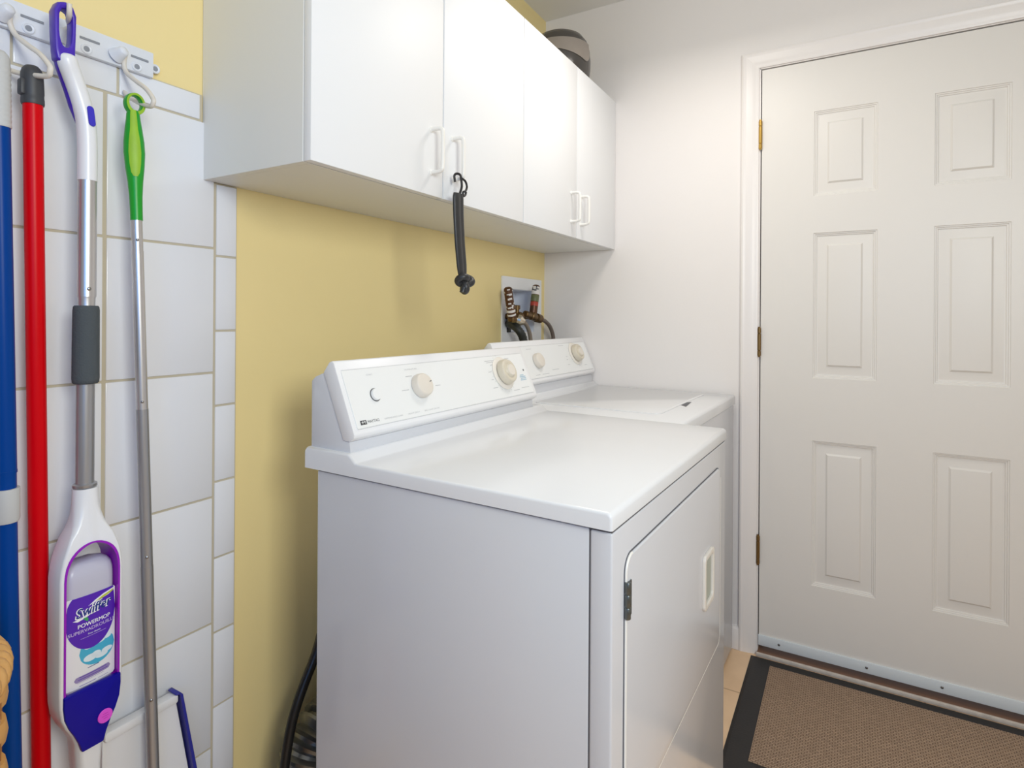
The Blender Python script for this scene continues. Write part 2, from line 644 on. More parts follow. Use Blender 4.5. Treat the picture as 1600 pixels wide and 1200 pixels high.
for zc, m in ((1.830, 'brass'), (1.101, 'oldbrass'), (.369, 'oldbrass')):
    bm = MB()
    zs = [-.05, -.03, -.0295, .0305, .031, .05]
    for a, b in ((-.049, -.032), (-.0305, .0295), (.031, .049)):
        lathe(bm, [(.0045, a), (.0060, a + .0012), (.0060, b - .0012), (.0045, b)], (XW - .0055, -.8515, zc), n=16)
    lathe(bm, [(.0040, -.053), (.0045, .053)], (XW - .0055, -.8515, zc), n=12)
    box(bm, XW - .006, XW + .02, -.8522, -.8508, zc - .048, zc + .048)
    h = obj('door_hinge', bm, m, door)
    h['label'] = {1.830: 'bright brass top hinge', 1.101: 'tarnished middle hinge', .369: 'tarnished bottom hinge'}[zc]

bm = MB()
box(bm, XW - .0045, XD, -1.703, -.8535, .0345, .0705, .0012, 2)
sw = obj('door_sweep', bm, 'sweep', door, label='pale grey metal strip along the door bottom')
for y in (-.9206, -1.1804, -1.379, -1.600):
    bm = MB()
    lathe(bm, [(.0042, 0), (.0040, .0012), (.0022, .0022), (.0001, .0024)], (XW - .0045, y, .053), (-1, 0, 0), 14)
    obj('screw', bm, 'steel', sw)

# jamb (dark reveal), casing, threshold
bm = MB()
box(bm, XW + .001, XW + .119, -.8515, -.8492, 0, 2.066)
box(bm, XW + .001, XW + .119, DY0 + .0002, DY0 + .0025, 0, 2.066)
box(bm, XW + .001, XW + .119, DY0, DY1, 2.0632, 2.0658)
box(bm, XW + .046, XW + .060, -.862, -.8515, 0, 2.063)
box(bm, XW + .046, XW + .060, -1.70, -.8515, 2.052, 2.063)
struct('trim_2', bm, 'trim', 0, 'white door jamb')


def casing(bm, fn, L0, L1, mitre=True):
    """Colonial casing profile swept; fn(a across, t out, l along)."""
    P = [(0, 0), (0, .0125), (.006, .0145), (.012, .0125), (.016, .0120), (.034, .0105), (.040, .0080), (.050, .0070),
         (.0555, .0050), (.0560, 0)]
    a = [bm.verts.new(fn(u, t, L0 - (0.056 - u) * 0)) for u, t in P]
    b = [bm.verts.new(fn(u, t, L1 + (u if False else 0) + (0.056 - u if mitre else 0))) for u, t in P]
    for k in range(len(P) - 1):
        add_face(bm, [a[k], a[k + 1], b[k + 1], b[k]])
    add_face(bm, a)
    add_face(bm, b)


bm = MB()
# u = 0 is the thick outer edge
casing(bm, lambda u, t, l: (XW - t, -.7905 - u, l), 0, 2.0665)
casing(bm, lambda u, t, l: (XW - t, -1.770 + u, l), 0, 2.0665)
P = [(0, 0), (0, .0125), (.006, .0145), (.012, .0125), (.016, .0120), (.034, .0105), (.040, .0080), (.050, .0070),
     (.0555, .0050), (.0560, 0)]
a = [bm.verts.new((XW - t, -.7905 - u, 2.1225 - u)) for u, t in P]
b = [bm.verts.new((XW - t, -1.770 + u, 2.1225 - u)) for u, t in P]
for k in range(len(P) - 1):
    add_face(bm, [a[k], a[k + 1], b[k + 1], b[k]])
struct('trim_3', bm, 'trim', 20, 'white moulded door casing')

bm = MB()
box(bm, XW - .0100, XW + .13, -1.711, -.8505, .0005, .012, .001, 1)
struct('trim_4', bm, 'sill', 20, 'brown wooden door sill')
bm = MB()
box(bm, XW - .020, XW - .0105, -1.75, -.848, .0005, .0130, .002, 2)
struct('trim_5', bm, 'wornstrip', 30, 'worn white threshold strip')
bm = MB()
prism(bm, [(0, .001), (-.013, .001), (-.013, .062), (-.010, .072), (-.005, .078), (-.004, .082), (0, .082)],
      lambda u, v, d: (XW + u, d, v), -.7900, -.002)
struct('baseboard_right', bm, 'trim', 20)
bm = MB()
prism(bm, [(0, .001), (-.013, .001), (-.013, .062), (-.010, .072), (-.005, .078), (-.004, .082), (0, .082)],
      lambda u, v, d: (d, u, v), .782, XW - .015)
struct('baseboard_back', bm, 'trim', 20)

# ------------------------------------------------------------------ wall cabinets
CZ0, CZ1, CD = 1.454, 2.042, .295


def cabinet(x0, x1, label, hx, gap=.0010):
    t = thing('wall_cabinet', label, 'cabinet', ((x0 + x1) / 2, -CD / 2, CZ0), 0, 'white wall cabinets')
    bm = MB()
    th = .016
    box(bm, x0, x0 + th, -CD, -.001, CZ0, CZ1, .0006, 1)
    box(bm, x1 - th, x1, -CD, -.001, CZ0, CZ1, .0006, 1)
    box(bm, x0 + th, x1 - th, -CD, -.001, CZ0, CZ0 + th)
    box(bm, x0 + th, x1 - th, -CD, -.001, CZ1 - th, CZ1)
    box(bm, x0 + th, x1 - th, -.012, -.001, CZ0 + th, CZ1 - th)
    box(bm, x0 + th, x1 - th, -.26, -.02, 1.74, 1.756)
    obj('cabinet_body', bm, 'laminate2', t, 0)
    xm = (x0 + x1) / 2
    for k, (a, b) in enumerate(((x0 + .0005, xm - gap), (xm + gap, x1 - .0008))):
        bm = MB()
        box(bm, a, b, -.3145, -CD - .0012, CZ0 + .0005, CZ1, .0010, 2)
        d = obj('cabinet_door', bm, 'laminate', t, 30)
        bm = MB()
        xx = hx[k]
        pts = [(xx, -.3135, 1.505), (xx, -.334, 1.505), (xx, -.3435, 1.5075), (xx, -.3465, 1.515), (xx, -.3470, 1.553),
               (xx, -.3465, 1.591), (xx, -.3435, 1.5985), (xx, -.334, 1.601), (xx, -.3135, 1.601)]
        tube(bm, smooth_path(pts, 4), .0046, 12)
        for z in (1.505, 1.601):
            lathe(bm, [(.0064, 0), (.0062, .002), (.0048, .0035)], (xx, -.3145, z), (0, -1, 0), 14)
        obj('door_handle', bm, 'handle', d, 50)
    return t


cabinet(.7035, 1.4675, 'white two-door wall cabinet nearer the tiled wall, black strap hanging from its handle', (1.0405, 1.1205), .0024)
cabinet(1.4690, 2.2235, 'white two-door wall cabinet in the corner beside the door wall', (1.7990, 1.8770))

# dark rounded container on top of the corner cabinet
t = thing('storage_container', 'dark smoky rounded plastic container lying on top of the corner wall cabinet', 'container',
          (1.955, -.185, CZ1))
bm = MB()
R0 = .108
prof = [(.085, 0.0005), (.1, .004), (.1075, .02), (.1115, .05), (.1125, .085), (.109, .12), (.100, .15), (.083, .172), (.055, .187),
        (.02, .193), (.0005, .1935)]
lathe(bm, prof, (1.968, -.190, CZ1), n=48)
obj('container_shell', bm, 'smoke', t, 60)
bm = MB()
n = 40
pts_t, pts_b = [], []
for k in range(n + 1):
    q = k / n
    a = radians(165 + 112 * q)
    zl = .098 - .050 * q ** 1.6
    if q > .80:
        zl += (.132 - zl) * (1 - math.sqrt(max(0, 1 - ((q - .80) / .20) ** 2)))
    for zz_, L in ((zl, pts_b), (.1335, pts_t)):
        rr = .1130 if zz_ < .09 else .1130 - .0062 * ((zz_ - .09) / .045)
        L.append((1.968 + rr * cos(a), -.190 + rr * sin(a), CZ1 + zz_))
va = [bm.verts.new(p) for p in pts_b]
vb = [bm.verts.new(p) for p in pts_t]
for k in range(n):
    add_face(bm, [va[k], va[k + 1], vb[k + 1], vb[k]])
r = bmesh.ops.extrude_face_region(bm, geom=list(bm.faces))
for v in [e for e in r['geom'] if isinstance(e, bmesh.types.BMVert)]:
    d = (Vector((v.co.x - 1.968, v.co.y + .19, 0))).normalized()
    v.co += d * .0022
obj('container_panel', bm, 'smoke2', t, 60, label='lighter grey panel on the container')

# ------------------------------------------------------------------ black strap on the cabinet handle
t = thing('hanging_strap', 'black knotted rubber strap hooked on a cabinet door handle', 'strap', (1.1135, -.345, 1.505))
bm = MB()
hx, hz = 1.1135, 1.505
pts = [(hx - .008, -.334, hz - .010), (hx - .011, -.334, hz + .004), (hx - .006, -.337, hz + .0095), (hx - .003, -.345, hz + .006),
       (hx - .004, -.349, hz - .008), (hx - .004, -.350, hz - .022), (hx - .010, -.350, hz - .036), (hx - .016, -.348, hz - .052)]
tube(bm, smooth_path(pts, 5), .0028, 10)
pts = [(hx - .003, -.349, hz - .002), (hx + .012, -.349, hz - .006), (hx + .017, -.350, hz - .018), (hx + .010, -.351, hz - .029),
       (hx + .002, -.350, hz - .033), (hx + .004, -.349, hz - .042), (hx + .014, -.348, hz - .037), (hx + .016, -.348, hz - .030)]
tube(bm, smooth_path(pts, 5), .0026, 10)
obj('wire_hook', bm, 'wire', t, 60)
bm = MB()
path = smooth_path([(1.0985, -.348, 1.466), (1.0990, -.348, 1.446), (1.1000, -.348, 1.420), (1.1030, -.348, 1.385), (1.1068, -.348, 1.350),
                    (1.1118, -.348, 1.318), (1.1165, -.348, 1.288), (1.1190, -.348, 1.272)], 4)
nP = len(path)
profile = []
for k in range(24):
    a = 2 * pi * k / 24
    w_ = 1.0
    yy = .36 * sin(a)
    if yy < 0:
        yy *= 1.0 - .55 * math.exp(-((cos(a) - .15) / .16) ** 2)
    profile.append((yy, cos(a) * (1 if abs(cos(a)) < .98 else .98)))
rad = []
for i in range(nP):
    s = i / (nP - 1)
    rad.append(.0195 * (1 - .10 * s) * (1 if s > .06 else .86 + 2.3 * s) * (1 - .28 * max(0, (s - .8) / .2)))
tube(bm, path, rad, prof=profile, up=(0, 1, 0))
obj('strap_band', bm, 'blackrub', t, 60)
bm = MB()
c = Vector((1.1245, -.350, 1.263))
kp = []
for k in range(61):
    a = 2 * pi * k / 60
    kp.append(c + Vector(((sin(a) + 1.5 * sin(2 * a)) * .0082, -sin(3 * a) * .008, (cos(a) - 1.5 * cos(2 * a)) * .0078)))
tube(bm, kp, .0088, 12, cap=False)
tube(bm, smooth_path([(1.1245, -.352, 1.264), (1.1165, -.354, 1.252), (1.1115, -.352, 1.239)], 4), [.009] * 3 + [.0085] * 3 + [.007] * 3, 10)
obj('strap_knot', bm, 'blackrub', t, 60)

# ------------------------------------------------------------------ laundry machines
TH = radians(-1.7)
S0 = Vector((0, .5035, .964))
TV = Vector((0, .3947, .9188))
NV = Vector((0, -.9188, .3947))


def console(t, dy, dz, x0, x1, controls, base_y, base_z):
    """Sloped control console, local coordinates of the machine."""
    def fx(u, v, d):
        return (d, u + dy, v + dz)
    bm = MB()
    prism(bm, [(base_y - dy, base_z - dz), (.624, base_z - dz), (.624, 1.058), (.613, 1.0665), (.588, 1.0755), (.5325, .9520),
               (.518, .9505)], fx, x0 + .002, x1 - .002, .0022, 2)
    obj('console_housing', bm, 'enamel', t, 40, True)
    bm = MB()
    prism(bm, [(.5335, .9520), (.517, .9508), (.5055, .9585), (.5040, .9650), (.5598, 1.0948), (.5645, 1.0985), (.572, 1.0965),
               (.5885, 1.0762)], fx, x0, x1, .0022, 2)
    bz = obj('console_bezel', bm, 'bezel', t, 40, True)

    def fp(u, v, d):
        p = S0 + TV * v + NV * d
        return (u, p.y + dy, p.z + dz)
    bm = MB()
    px0, px1 = x0 + .0105, x1 - .0145
    prism(bm, rrect(px0, px1, .0105, .1255, .003, 3), fp, -.001, .0014, .0006, 1)
    for z0, z1 in ((.0093, .0100), (.1262, .1269)):
        poly(bm, [(px0, z0), (px1, z0), (px1, z1), (px0, z1)], fp, .0008, 1)
    pn = obj('control_panel', bm, ['panel', 'inkgrey'], t, 30, True)
    for c in controls:
        k = c[0]
        u, v = c[1], c[2]
        o = Vector(fp(u, v, .0014))
        if k == 'button':
            bm = MB()
            lathe(bm, [(.0120, 0), (.0120, .004), (.0110, .0062), (.0001, .0068)], o, NV, 32)
            b = obj('start_button', bm, 'panel', t, 50, True)
            bm = MB()
            lathe(bm, [(.0122, -.001), (.0136, .0003), (.0136, .0006), (.0122, .0009)], o, NV, 32, cap=False)
            obj('button_ring', bm, 'ink', b, 50, True)
        elif k == 'knob':
            bm = MB()
            lathe(bm, [(.0245, .001), (.0268, .0015), (.0268, .006), (.0250, .015), (.0235, .0172), (.0215, .018), (.0001, .0188)], o, NV, 40)
            kb = obj('selector_knob', bm, 'knob', t, 45, True)
            bm = MB()
            e = o + NV * .0178
            ux = Vector((cos(.25), 0, 0)) + TV * sin(.25)
            q = [e + ux * a_ + ux.cross(NV) * b_ + NV * .0006 for a_, b_ in ((.014, -.0009), (.021, -.0009), (.021, .0009), (.014, .0009))]
            if c[3]:
                add_face(bm, [bm.verts.new(p) for p in q])
                obj('pointer_mark', bm, 'ink', kb, 0, True)
            else:
                bm.free()
        elif k == 'dial':
            bm = MB()
            lathe(bm, [(.0440, 0), (.0452, .0008), (.0452, .0020), (.0420, .0042), (.0300, .0048), (.0001, .0048)], o, NV, 56)
            sk = obj('dial_skirt', bm, 'ivory', t, 45, True)
            bm = MB()
            lathe(bm, [(.0290, .006), (.0330, .0065), (.0345, .008), (.0340, .013), (.0318, .0215), (.0300, .0240), (.0270, .0250), (.0215, .0250),
                       (.0200, .0242), (.0190, .0250), (.0178, .0275), (.0160, .0290), (.0001, .0296)], o, NV, 56)
            lathe(bm, [(.012, .003), (.012, .008)], o, NV, 20)
            dl = obj('timer_dial', bm, 'knob2', t, 40, True)
            bm = MB()
            lathe(bm, [(.0155, .0290), (.0145, .0305), (.0001, .0308)], o, NV, 40)
            obj('dial_cap', bm, 'knob', dl, 40, True)
    return fp, pn


def machine_top(bm, w, d, z0, z1, ydeck, zdeck):
    """Enamel worktop with a raised rear deck, one closed solid (local coordinates)."""
    prof_ = [(-.001, z0), (-.001, z1 - .008), (.001, z1 - .003), (.0065, z1), (ydeck - .030, z1), (ydeck - .022, z1 + .0012),
             (ydeck - .008, zdeck - .0015), (ydeck - .001, zdeck), (d - .004, zdeck), (d, zdeck - .004), (d, z0)]
    t_ = bmesh.new()
    a_ = [t_.verts.new((0, y, z)) for y, z in prof_]
    b_ = [t_.verts.new((w, y, z)) for y, z in prof_]
    n_ = len(prof_)
    t_.faces.new(a_)
    t_.faces.new(list(reversed(b_)))
    for i in range(n_):
        j = (i + 1) % n_
        t_.faces.new([a_[j], a_[i], b_[i], b_[j]])
    bmesh.ops.recalc_face_normals(t_, faces=t_.faces)
    es = []
    for e in t_.edges:
        vs = e.verts
        if abs(vs[0].co.x - vs[1].co.x) < 1e-6:
            if min(v.co.z for v in vs) > z0 + .001:
                es.append(e)
            elif abs(vs[0].co.y - vs[1].co.y) < 1e-4 and vs[0].co.y < .1:
                es.append(e)
    bmesh.ops.bevel(t_, geom=es, offset=.0045, segments=3, profile=0.5, affect='EDGES', clamp_overlap=True)
    merge(bm, t_)


# ---- dryer
dr = thing('clothes_dryer', 'white front-loading clothes dryer nearest the camera', 'dryer', (.760, -.8465, 0), TH)
DW_, DH = .734, .891
bm = MB()
box(bm, .006, .728, .036, .600, .012, DH - .0035, .002, 2)
for x in (.05, .68):
    for y in (.08, .55):
        lathe(bm, [(.018, .0), (.018, .013)], (x, y, 0), n=16)
obj('dryer_body', bm, 'enamel', dr, 40, True)
bm = MB()
box(bm, .006, .728, .0008, .0345, .09, DH - .0050, .0035, 3)
box(bm, .030, .704, .030, .0345, .012, .088, .001, 1)
obj('front_panel', bm, 'enamel', dr, 40, True)
bm = MB()
machine_top(bm, DW_, .629, DH, .916, .5165, .931)
obj('dryer_top', bm, 'enamel_lit_top', dr, 40, True)
bm = MB()
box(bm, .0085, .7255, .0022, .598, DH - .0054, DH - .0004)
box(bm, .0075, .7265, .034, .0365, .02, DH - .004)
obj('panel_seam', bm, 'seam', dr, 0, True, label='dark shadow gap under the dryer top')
fp, pn = console(dr, 0, 0, .008, .693,
                 [('button', .0865, .0700), ('knob', .2215, .0735, True), ('dial', .556, .0755)], .5155, .930)
# printing on the dryer panel
bm = MB()
E_ = .0017
lx0, lz0 = .0290, .0163
q = rrect(lx0, lx0 + .0155, lz0, lz0 + .0085, .0004, 2)
poly(bm, q, fp, E_, 0)
lettering(bm, 'M', .0075, fp, lx0 + .0038, lz0 + .0018, E_ + .0001, 1, width=.0080)
poly(bm, [(lx0 + .002, lz0 + .0040), (lx0 + .0130, lz0 + .0062), (lx0 + .0135, lz0 + .0066), (lx0 + .002, lz0 + .0050)], fp, E_ + .00015, 1)
lettering(bm, 'MAYTAG', .0080, fp, lx0 + .0180, lz0 + .0014, E_, 0, width=.030)
obj('brand_badge', bm, ['ink', 'panel'], pn, 0, True, flip=False)
bm = MB()
lettering(bm, 'DEPENDABLE CARE', .0042, fp, .092, lz0 + .0020, E_, 2, width=.052)
lettering(bm, 'HEAVY DUTY', .0042, fp, .160, lz0 + .0020, E_, 2, width=.036)
lettering(bm, 'BIG LOAD DRYER', .0042, fp, .212, lz0 + .0020, E_, 2, width=.050)
lettering(bm, 'START', .0042, fp, .086, .1105, E_, 2, align='CENTER', width=.017)
lettering(bm, 'TEMPERATURE', .0042, fp, .208, .1125, E_, 2, align='CENTER', width=.040)
for (u, v, w) in ((.186, .098, .020), (.163, .069, .021), (.272, .069, .018), (.490, .1125, .046), (.496, .1080, .034), (.510, .1010, .022),
                  (.492, .083, .014), (.494, .062, .012), (.490, .040, .022), (.580, .024, .030), (.585, .114, .022), (.622, .027, .040), (.565, .1095, .006)):
    poly(bm, [(u, v), (u + w, v), (u + w, v + .0016), (u, v + .0016)], fp, E_, 2)
obj('panel_lettering', bm, ['ink', 'panel', 'inkgrey'], pn, 0, True, flip=False)
bm = MB()
for k in range(18):
    a = radians(100 + 17 * k)
    for q in (0,):
        cu, cv = .556 + .0500 * cos(a), .0755 + .0500 * sin(a)
        poly(bm, [(cu - .0009, cv - .0009), (cu + .0009, cv - .0009), (cu + .0009, cv + .0009), (cu - .0009, cv + .0009)], fp, E_, 2)
poly(bm, ellipse(.6620, .0765, .0030, .0030, 16), fp, E_, 0)
for k in range(4):
    poly(bm, [(.632 + .003 * (k % 2), .048 + .0045 * k), (.662 - .004 * (k == 3) * 2, .048 + .0045 * k), (.662 - .004 * (k == 3) * 2, .0508 + .0045 * k), (.632 + .003 * (k % 2), .0508 + .0045 * k)], fp, E_, 3)
obj('dial_marks', bm, ['ink', 'panel', 'inkgrey', 'inkblue'], pn, 0, True, flip=False)

# dryer door in the front face (front = -y)
bm = MB()
ff = lambda u, v, d: (u, d, v)
prism(bm, rrect(.0520, .6610, .4330, .8380, .024, 6), ff, .0040, -.0036, .0032, 3)
dd = obj('dryer_door', bm, 'enamel', dr, 40, True)
bm = MB()
ring_prism(bm, rrect(.0500, .6630, .4310, .8402, .026, 6), rrect(.0525, .6605, .4335, .8375, .0235, 6), ff, .0007, -.0003)
obj('door_gap', bm, 'seam', dd, 0, True)
bm = MB()
o_ = rrect(.0528, .6602, .4338, .8372, .0235, 8)
tube(bm, [(u, -.0016, v) for u, v in o_[9:] + o_[:1]], .0021, 10)
obj('door_bead', bm, 'handle', dd, 60, True, label='white bead around the sides and bottom of the door')
bm = MB()
ring_prism(bm, rrect(.490, .572, .572, .687, .012, 5), rrect(.5005, .562, .584, .676, .008, 5), ff, -.0032, -.0105, lip=.002)
hd = obj('door_handle', bm, 'ivory', dd, 40, True, label='cream recessed handle frame')
bm = MB()
prism(bm, rrect(.5010, .5615, .5845, .6755, .006, 4), ff, -.0037, -.0045)
obj('handle_recess', bm, 'cup', hd, 40, True, label='grey-green recess of the handle')
for z in (.777, .492):
    bm = MB()
    for za, zb in ((-.0265, -.010), (-.0085, .0085), (.010, .0265)):
        lathe(bm, [(.0040, za), (.0046, za + .0008), (.0046, zb - .0008), (.0040, zb)], (.0525, -.0046, z), n=14)
    lathe(bm, [(.0036, -.026), (.0036, .026)], (.0525, -.0046, z), n=12)
    box(bm, .0525, .0680, -.0052, -.0030, z - .0255, z + .0255, .0008, 1)
    obj('door_hinge', bm, 'hinge', dd, 40, True, label='dark steel hinge leaf')

# ---- washer
wc = Vector((2.205, -.775)) - Vector((cos(TH), sin(TH))) * .686
ws = thing('washing_machine', 'white top-loading washing machine in the corner behind the dryer', 'washing machine', (wc.x, wc.y, 0), TH)
bm = MB()
box(bm, .003, .683, .004, .615, .012, .8755, .004, 3)
for x in (.05, .64):
    for y in (.05, .57):
        lathe(bm, [(.018, .0), (.018, .013)], (x, y, 0), n=16)
obj('washer_body', bm, 'enamel', ws, 40, True)
bm = MB()
machine_top(bm, .686, .640, .879, .911, .5500, .926)
obj('washer_top', bm, 'enamel_lit_top', ws, 40, True)
bm = MB()
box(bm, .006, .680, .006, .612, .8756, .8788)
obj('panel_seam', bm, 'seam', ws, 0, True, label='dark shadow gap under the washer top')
bm = MB()
zt = lambda u, v, d: (u, v, d)
prism(bm, rrect(.110, .632, .092, .500, .022, 5), zt, .9108, .9130, .0010, 2)
wl = obj('washer_lid', bm, 'enamel_lit_top', ws, 40, True)
bm = MB()
prism(bm, [(.300, .070), (.410, .082), (.385, .098), (.330, .098)], zt, .9109, .9116)  # no recess cut; the plate's dark colour stands in for its shade
obj('lid_notch', bm, 'seam', wl, 0, True, label='dark plate painted as the shade of the finger notch at the lid edge')
fp2, pn2 = console(ws, .034, .004, .004, .682,
                   [('knob', .246, .0690, False), ('dial', .553, .0800)], .548, .925)
bm = MB()
for (u, v, w) in ((.200, .114, .035), (.330, .030, .05), (.205, .020, .03), (.250, .020, .05), (.440, .117, .040), (.560, .120, .022), (.470, .072, .012), (.466, .060, .012), (.462, .040, .018), (.600, .030, .025)):
    poly(bm, [(u, v), (u + w, v), (u + w, v + .0016), (u, v + .0016)], fp2, E_, 0)
obj('panel_lettering', bm, ['inkgrey'], pn2, 0, True, flip=False)
bm = MB()
for k in range(18):
    a = radians(100 + 17 * k)
    cu, cv = .553 + .0500 * cos(a), .0800 + .0500 * sin(a)
    poly(bm, [(cu - .0009, cv - .0009), (cu + .0009, cv - .0009), (cu + .0009, cv + .0009), (cu - .0009, cv + .0009)], fp2, E_, 0)
obj('dial_marks', bm, ['inkgrey'], pn2, 0, True, flip=False)

# ------------------------------------------------------------------ behind the machines
bm = MB()
tube(bm, smooth_path([(1.05, -.135, .72), (.965, -.125, .58), (.918, -.12, .497), (.895, -.12, .445), (.868, -.12, .402), (.845, -.12, .362), (.829, -.12, .320),
                      (.816, -.12, .26), (.800, -.12, .15), (.780, -.12, .03), (.75, -.12, .012), (.70, -.12, .012)], 6), .0105, 12)
c_ = obj('power_cord', bm, 'cord', None, 60)
setp(c_, 'thick black power cord hanging behind the dryer against the yellow wall', 'cord')
bm = MB()
path = smooth_path([(1.12, -.085, .22), (1.06, -.100, .245), (1.00, -.105, .256), (.95, -.108, .262), (.90, -.108, .235), (.880, -.108, .17), (.878, -.108, .08), (.878, -.108, .066)], 16)
rad = [.058 + .006 * (1 if i % 4 < 2 else -1) + random.uniform(-.003, .003) for i in range(len(path))]
tube(bm, path, rad, 20)
c_ = obj('exhaust_duct', bm, 'foil', None, 30)
setp(c_, 'dark crumpled foil exhaust duct at the wall behind the dryer', 'duct')

# recessed outlet box in the yellow wall
t = thing('outlet_box', 'white recessed laundry outlet box set in the yellow wall', 'outlet box', (2.02, 0, 1.09))
bm = MB()
fw = lambda u, v, d: (u, d, v)
n_ = 4
ring_prism(bm, rrect(1.868, 2.187, 1.070, 1.337, .003, 1), rrect(BX0 + .002, BX1 - .002, BZ0 + .002, BZ1 - .002, .003, 1), fw, -.0005, -.006)
obj('face_frame', bm, 'boxplastic', t, 0)
bm = MB()
I0, I1, J0, J1 = BX0 + .002, BX1 - .002, BZ0 + .002, BZ1 - .002
for a in ((I0, I0 + .002, 0, .085, J0, J1), (I1 - .002, I1, 0, .085, J0, J1), (I0 + .002, I1 - .002, 0, .085, J1 - .002, J1),
          (I0 + .002, I1 - .002, 0, .085, J0, J0 + .002), (I0, I1, .085, .088, J0, J1)):
    box(bm, a[0], a[1], a[2] - .0005, a[3], a[4], a[5])
obj('box_liner', bm, 'boxinner', t, 0)
bm = MB()
lathe(bm, [(.034, 0), (.034, .030), (.032, .033), (.029, .033), (.028, .004), (.0001, .003)], (1.950, .042, J0 + .0022), (0, 0, 1), 28)
obj('drain_opening', bm, 'hose_black', t, 40)


def arrestor(label, p0, p1, bands, cap):
    """Labelled copper shock absorber standing on its valve."""
    a, b = Vector(p0), Vector(p1)
    L = (b - a).length
    ax = (b - a).normalized()
    bm = MB()
    lathe(bm, [(.009, -.010), (.0145, 0), (.0155, .004), (.0155, L - .012), (.0140, L - .004), (.009, L)], a, ax, 24)
    s = obj('shock_absorber', bm, 'copper', t, 40, label=label)
    for h0, h1, m in bands:
        bm = MB()
        lathe(bm, [(.0157, h0 * L), (.0159, h0 * L + .0004), (.0159, h1 * L - .0004), (.0157, h1 * L)], a, ax, 24, cap=False)
        if m in ('spots', 'dark'):
            bm.free()
            bm = MB()
            for k in range(16):
                an = random.uniform(0, 2 * pi)
                h = random.uniform(h0, h1) * L
                u = ax.orthogonal().normalized()
                w = ax.cross(u)
                d = u * cos(an) + w * sin(an)
                tt = ax.cross(d)
                c0 = a + ax * h + d * .0162
                s1, s2 = random.uniform(.002, .006), random.uniform(.0015, .004)
                add_face(bm, [bm.verts.new(c0 + tt * i * s1 + ax * j * s2) for i, j in ((-1, -1), (1, -1), (1, 1), (-1, 1))])
            obj('label_print', bm, 'white_lab' if m == 'spots' else 'ink', s, 0)
        else:
            obj('label_band', bm, m, s, 40)


arrestor('brown labelled tube at the left valve', (1.848, -.060, 1.182), (1.814, -.060, 1.290), [(.30, .62, 'spots'), (.62, .95, 'spots'), (.18, .26, 'white_lab'), (.06, .12, 'white_lab')], 0)
arrestor('tube with olive and red bands at the right valve', (2.012, -.060, 1.196), (2.038, -.060, 1.309), [(.66, .93, 'white_lab'), (.67, .92, 'dark'), (.42, .64, 'green_lab'), (.26, .40, 'red_lab')], 0)
bm = MB()
lathe(bm, [(.011, 0), (.014, .006), (.014, .030), (.017, .032), (.017, .048), (.012, .05)], (1.868, -.060, 1.172), (.95, .05, .30), 16)
lathe(bm, [(.012, 0), (.012, .145)], (1.90, .082, 1.185), (0, -1, 0), 14)
box(bm, 1.885, 1.925, -.052, -.046, 1.212, 1.228, .002, 1)
lathe(bm, [(.008, 0), (.008, .04)], (1.905, -.049, 1.185), (0, 0, 1), 12)
lathe(bm, [(.016, 0), (.018, .004), (.018, .014), (.010, .018)], (1.852, -.060, 1.166), (0, 0, 1), 12)
obj('hot_valve', bm, 'bronze', t, 40)
bm = MB()
lathe(bm, [(.010, -.004), (.021, 0), (.021, .012), (.014, .020), (.009, .028)], (1.880, -.066, 1.172), (.35, -.8, -.25), 12)
lathe(bm, [(.012, -.01), (.012, .018)], (1.872, -.060, 1.172), (.2, -.9, -.1), 12)
obj('valve_nut', bm, 'chrome', t, 30)
bm = MB()
lathe(bm, [(.009, 0), (.013, .004), (.013, .045), (.016, .047), (.016, .082), (.012, .085), (.012, .092), (.018, .094), (.018, .125), (.012, .128)], (1.945, -.060, 1.196), (1, 0, -.16), 14)
lathe(bm, [(.011, 0), (.011, .145)], (2.005, .082, 1.186), (0, -1, 0), 14)
lathe(bm, [(.012, 0), (.015, .004), (.015, .016), (.010, .020)], (2.010, -.060, 1.184), (0, 0, 1), 12)
obj('cold_valve', bm, 'bronze', t, 40)

bm = MB()
tube(bm, smooth_path([(2.072, -.060, 1.1755), (2.095, -.060, 1.172), (2.125, -.060, 1.163), (2.152, -.062, 1.147), (2.172, -.064, 1.122), (2.180, -.066, 1.095), (2.178, -.068, 1.05),
                      (2.165, -.070, .95), (2.13, -.070, .80)], 6), .0082, 14)
setp(obj('supply_hose', bm, 'hose_brown', None, 60), 'brown-grey water hose arching from the right valve of the outlet box', 'hose', 'water hoses at the outlet box')
bm = MB()
tube(bm, smooth_path([(1.884, -.078, 1.168), (1.908, -.082, 1.160), (1.932, -.084, 1.134), (1.945, -.085, 1.10), (1.948, -.085, 1.05), (1.945, -.085, .95), (1.94, -.085, .8)], 6), .0078, 12)
setp(obj('supply_hose', bm, 'hose_grey', None, 60), 'thin pale grey water hose dropping from the shiny valve nut', 'hose', 'water hoses at the outlet box')
bm = MB()
pth = smooth_path([(1.950, .035, 1.128), (1.925, .010, 1.154), (1.885, -.035, 1.156), (1.874, -.072, 1.136), (1.894, -.082, 1.10), (1.905, -.082, 1.03), (1.905, -.080, .93), (1.90, -.080, .8)], 8)
tube(bm, pth, [.0152 + .0009 * (1 if i % 2 else -1) for i in range(len(pth))], 16)
setp(obj('drain_hose', bm, 'hose_black', None, 60), 'black ribbed drain hose curving out of the outlet box', 'hose')

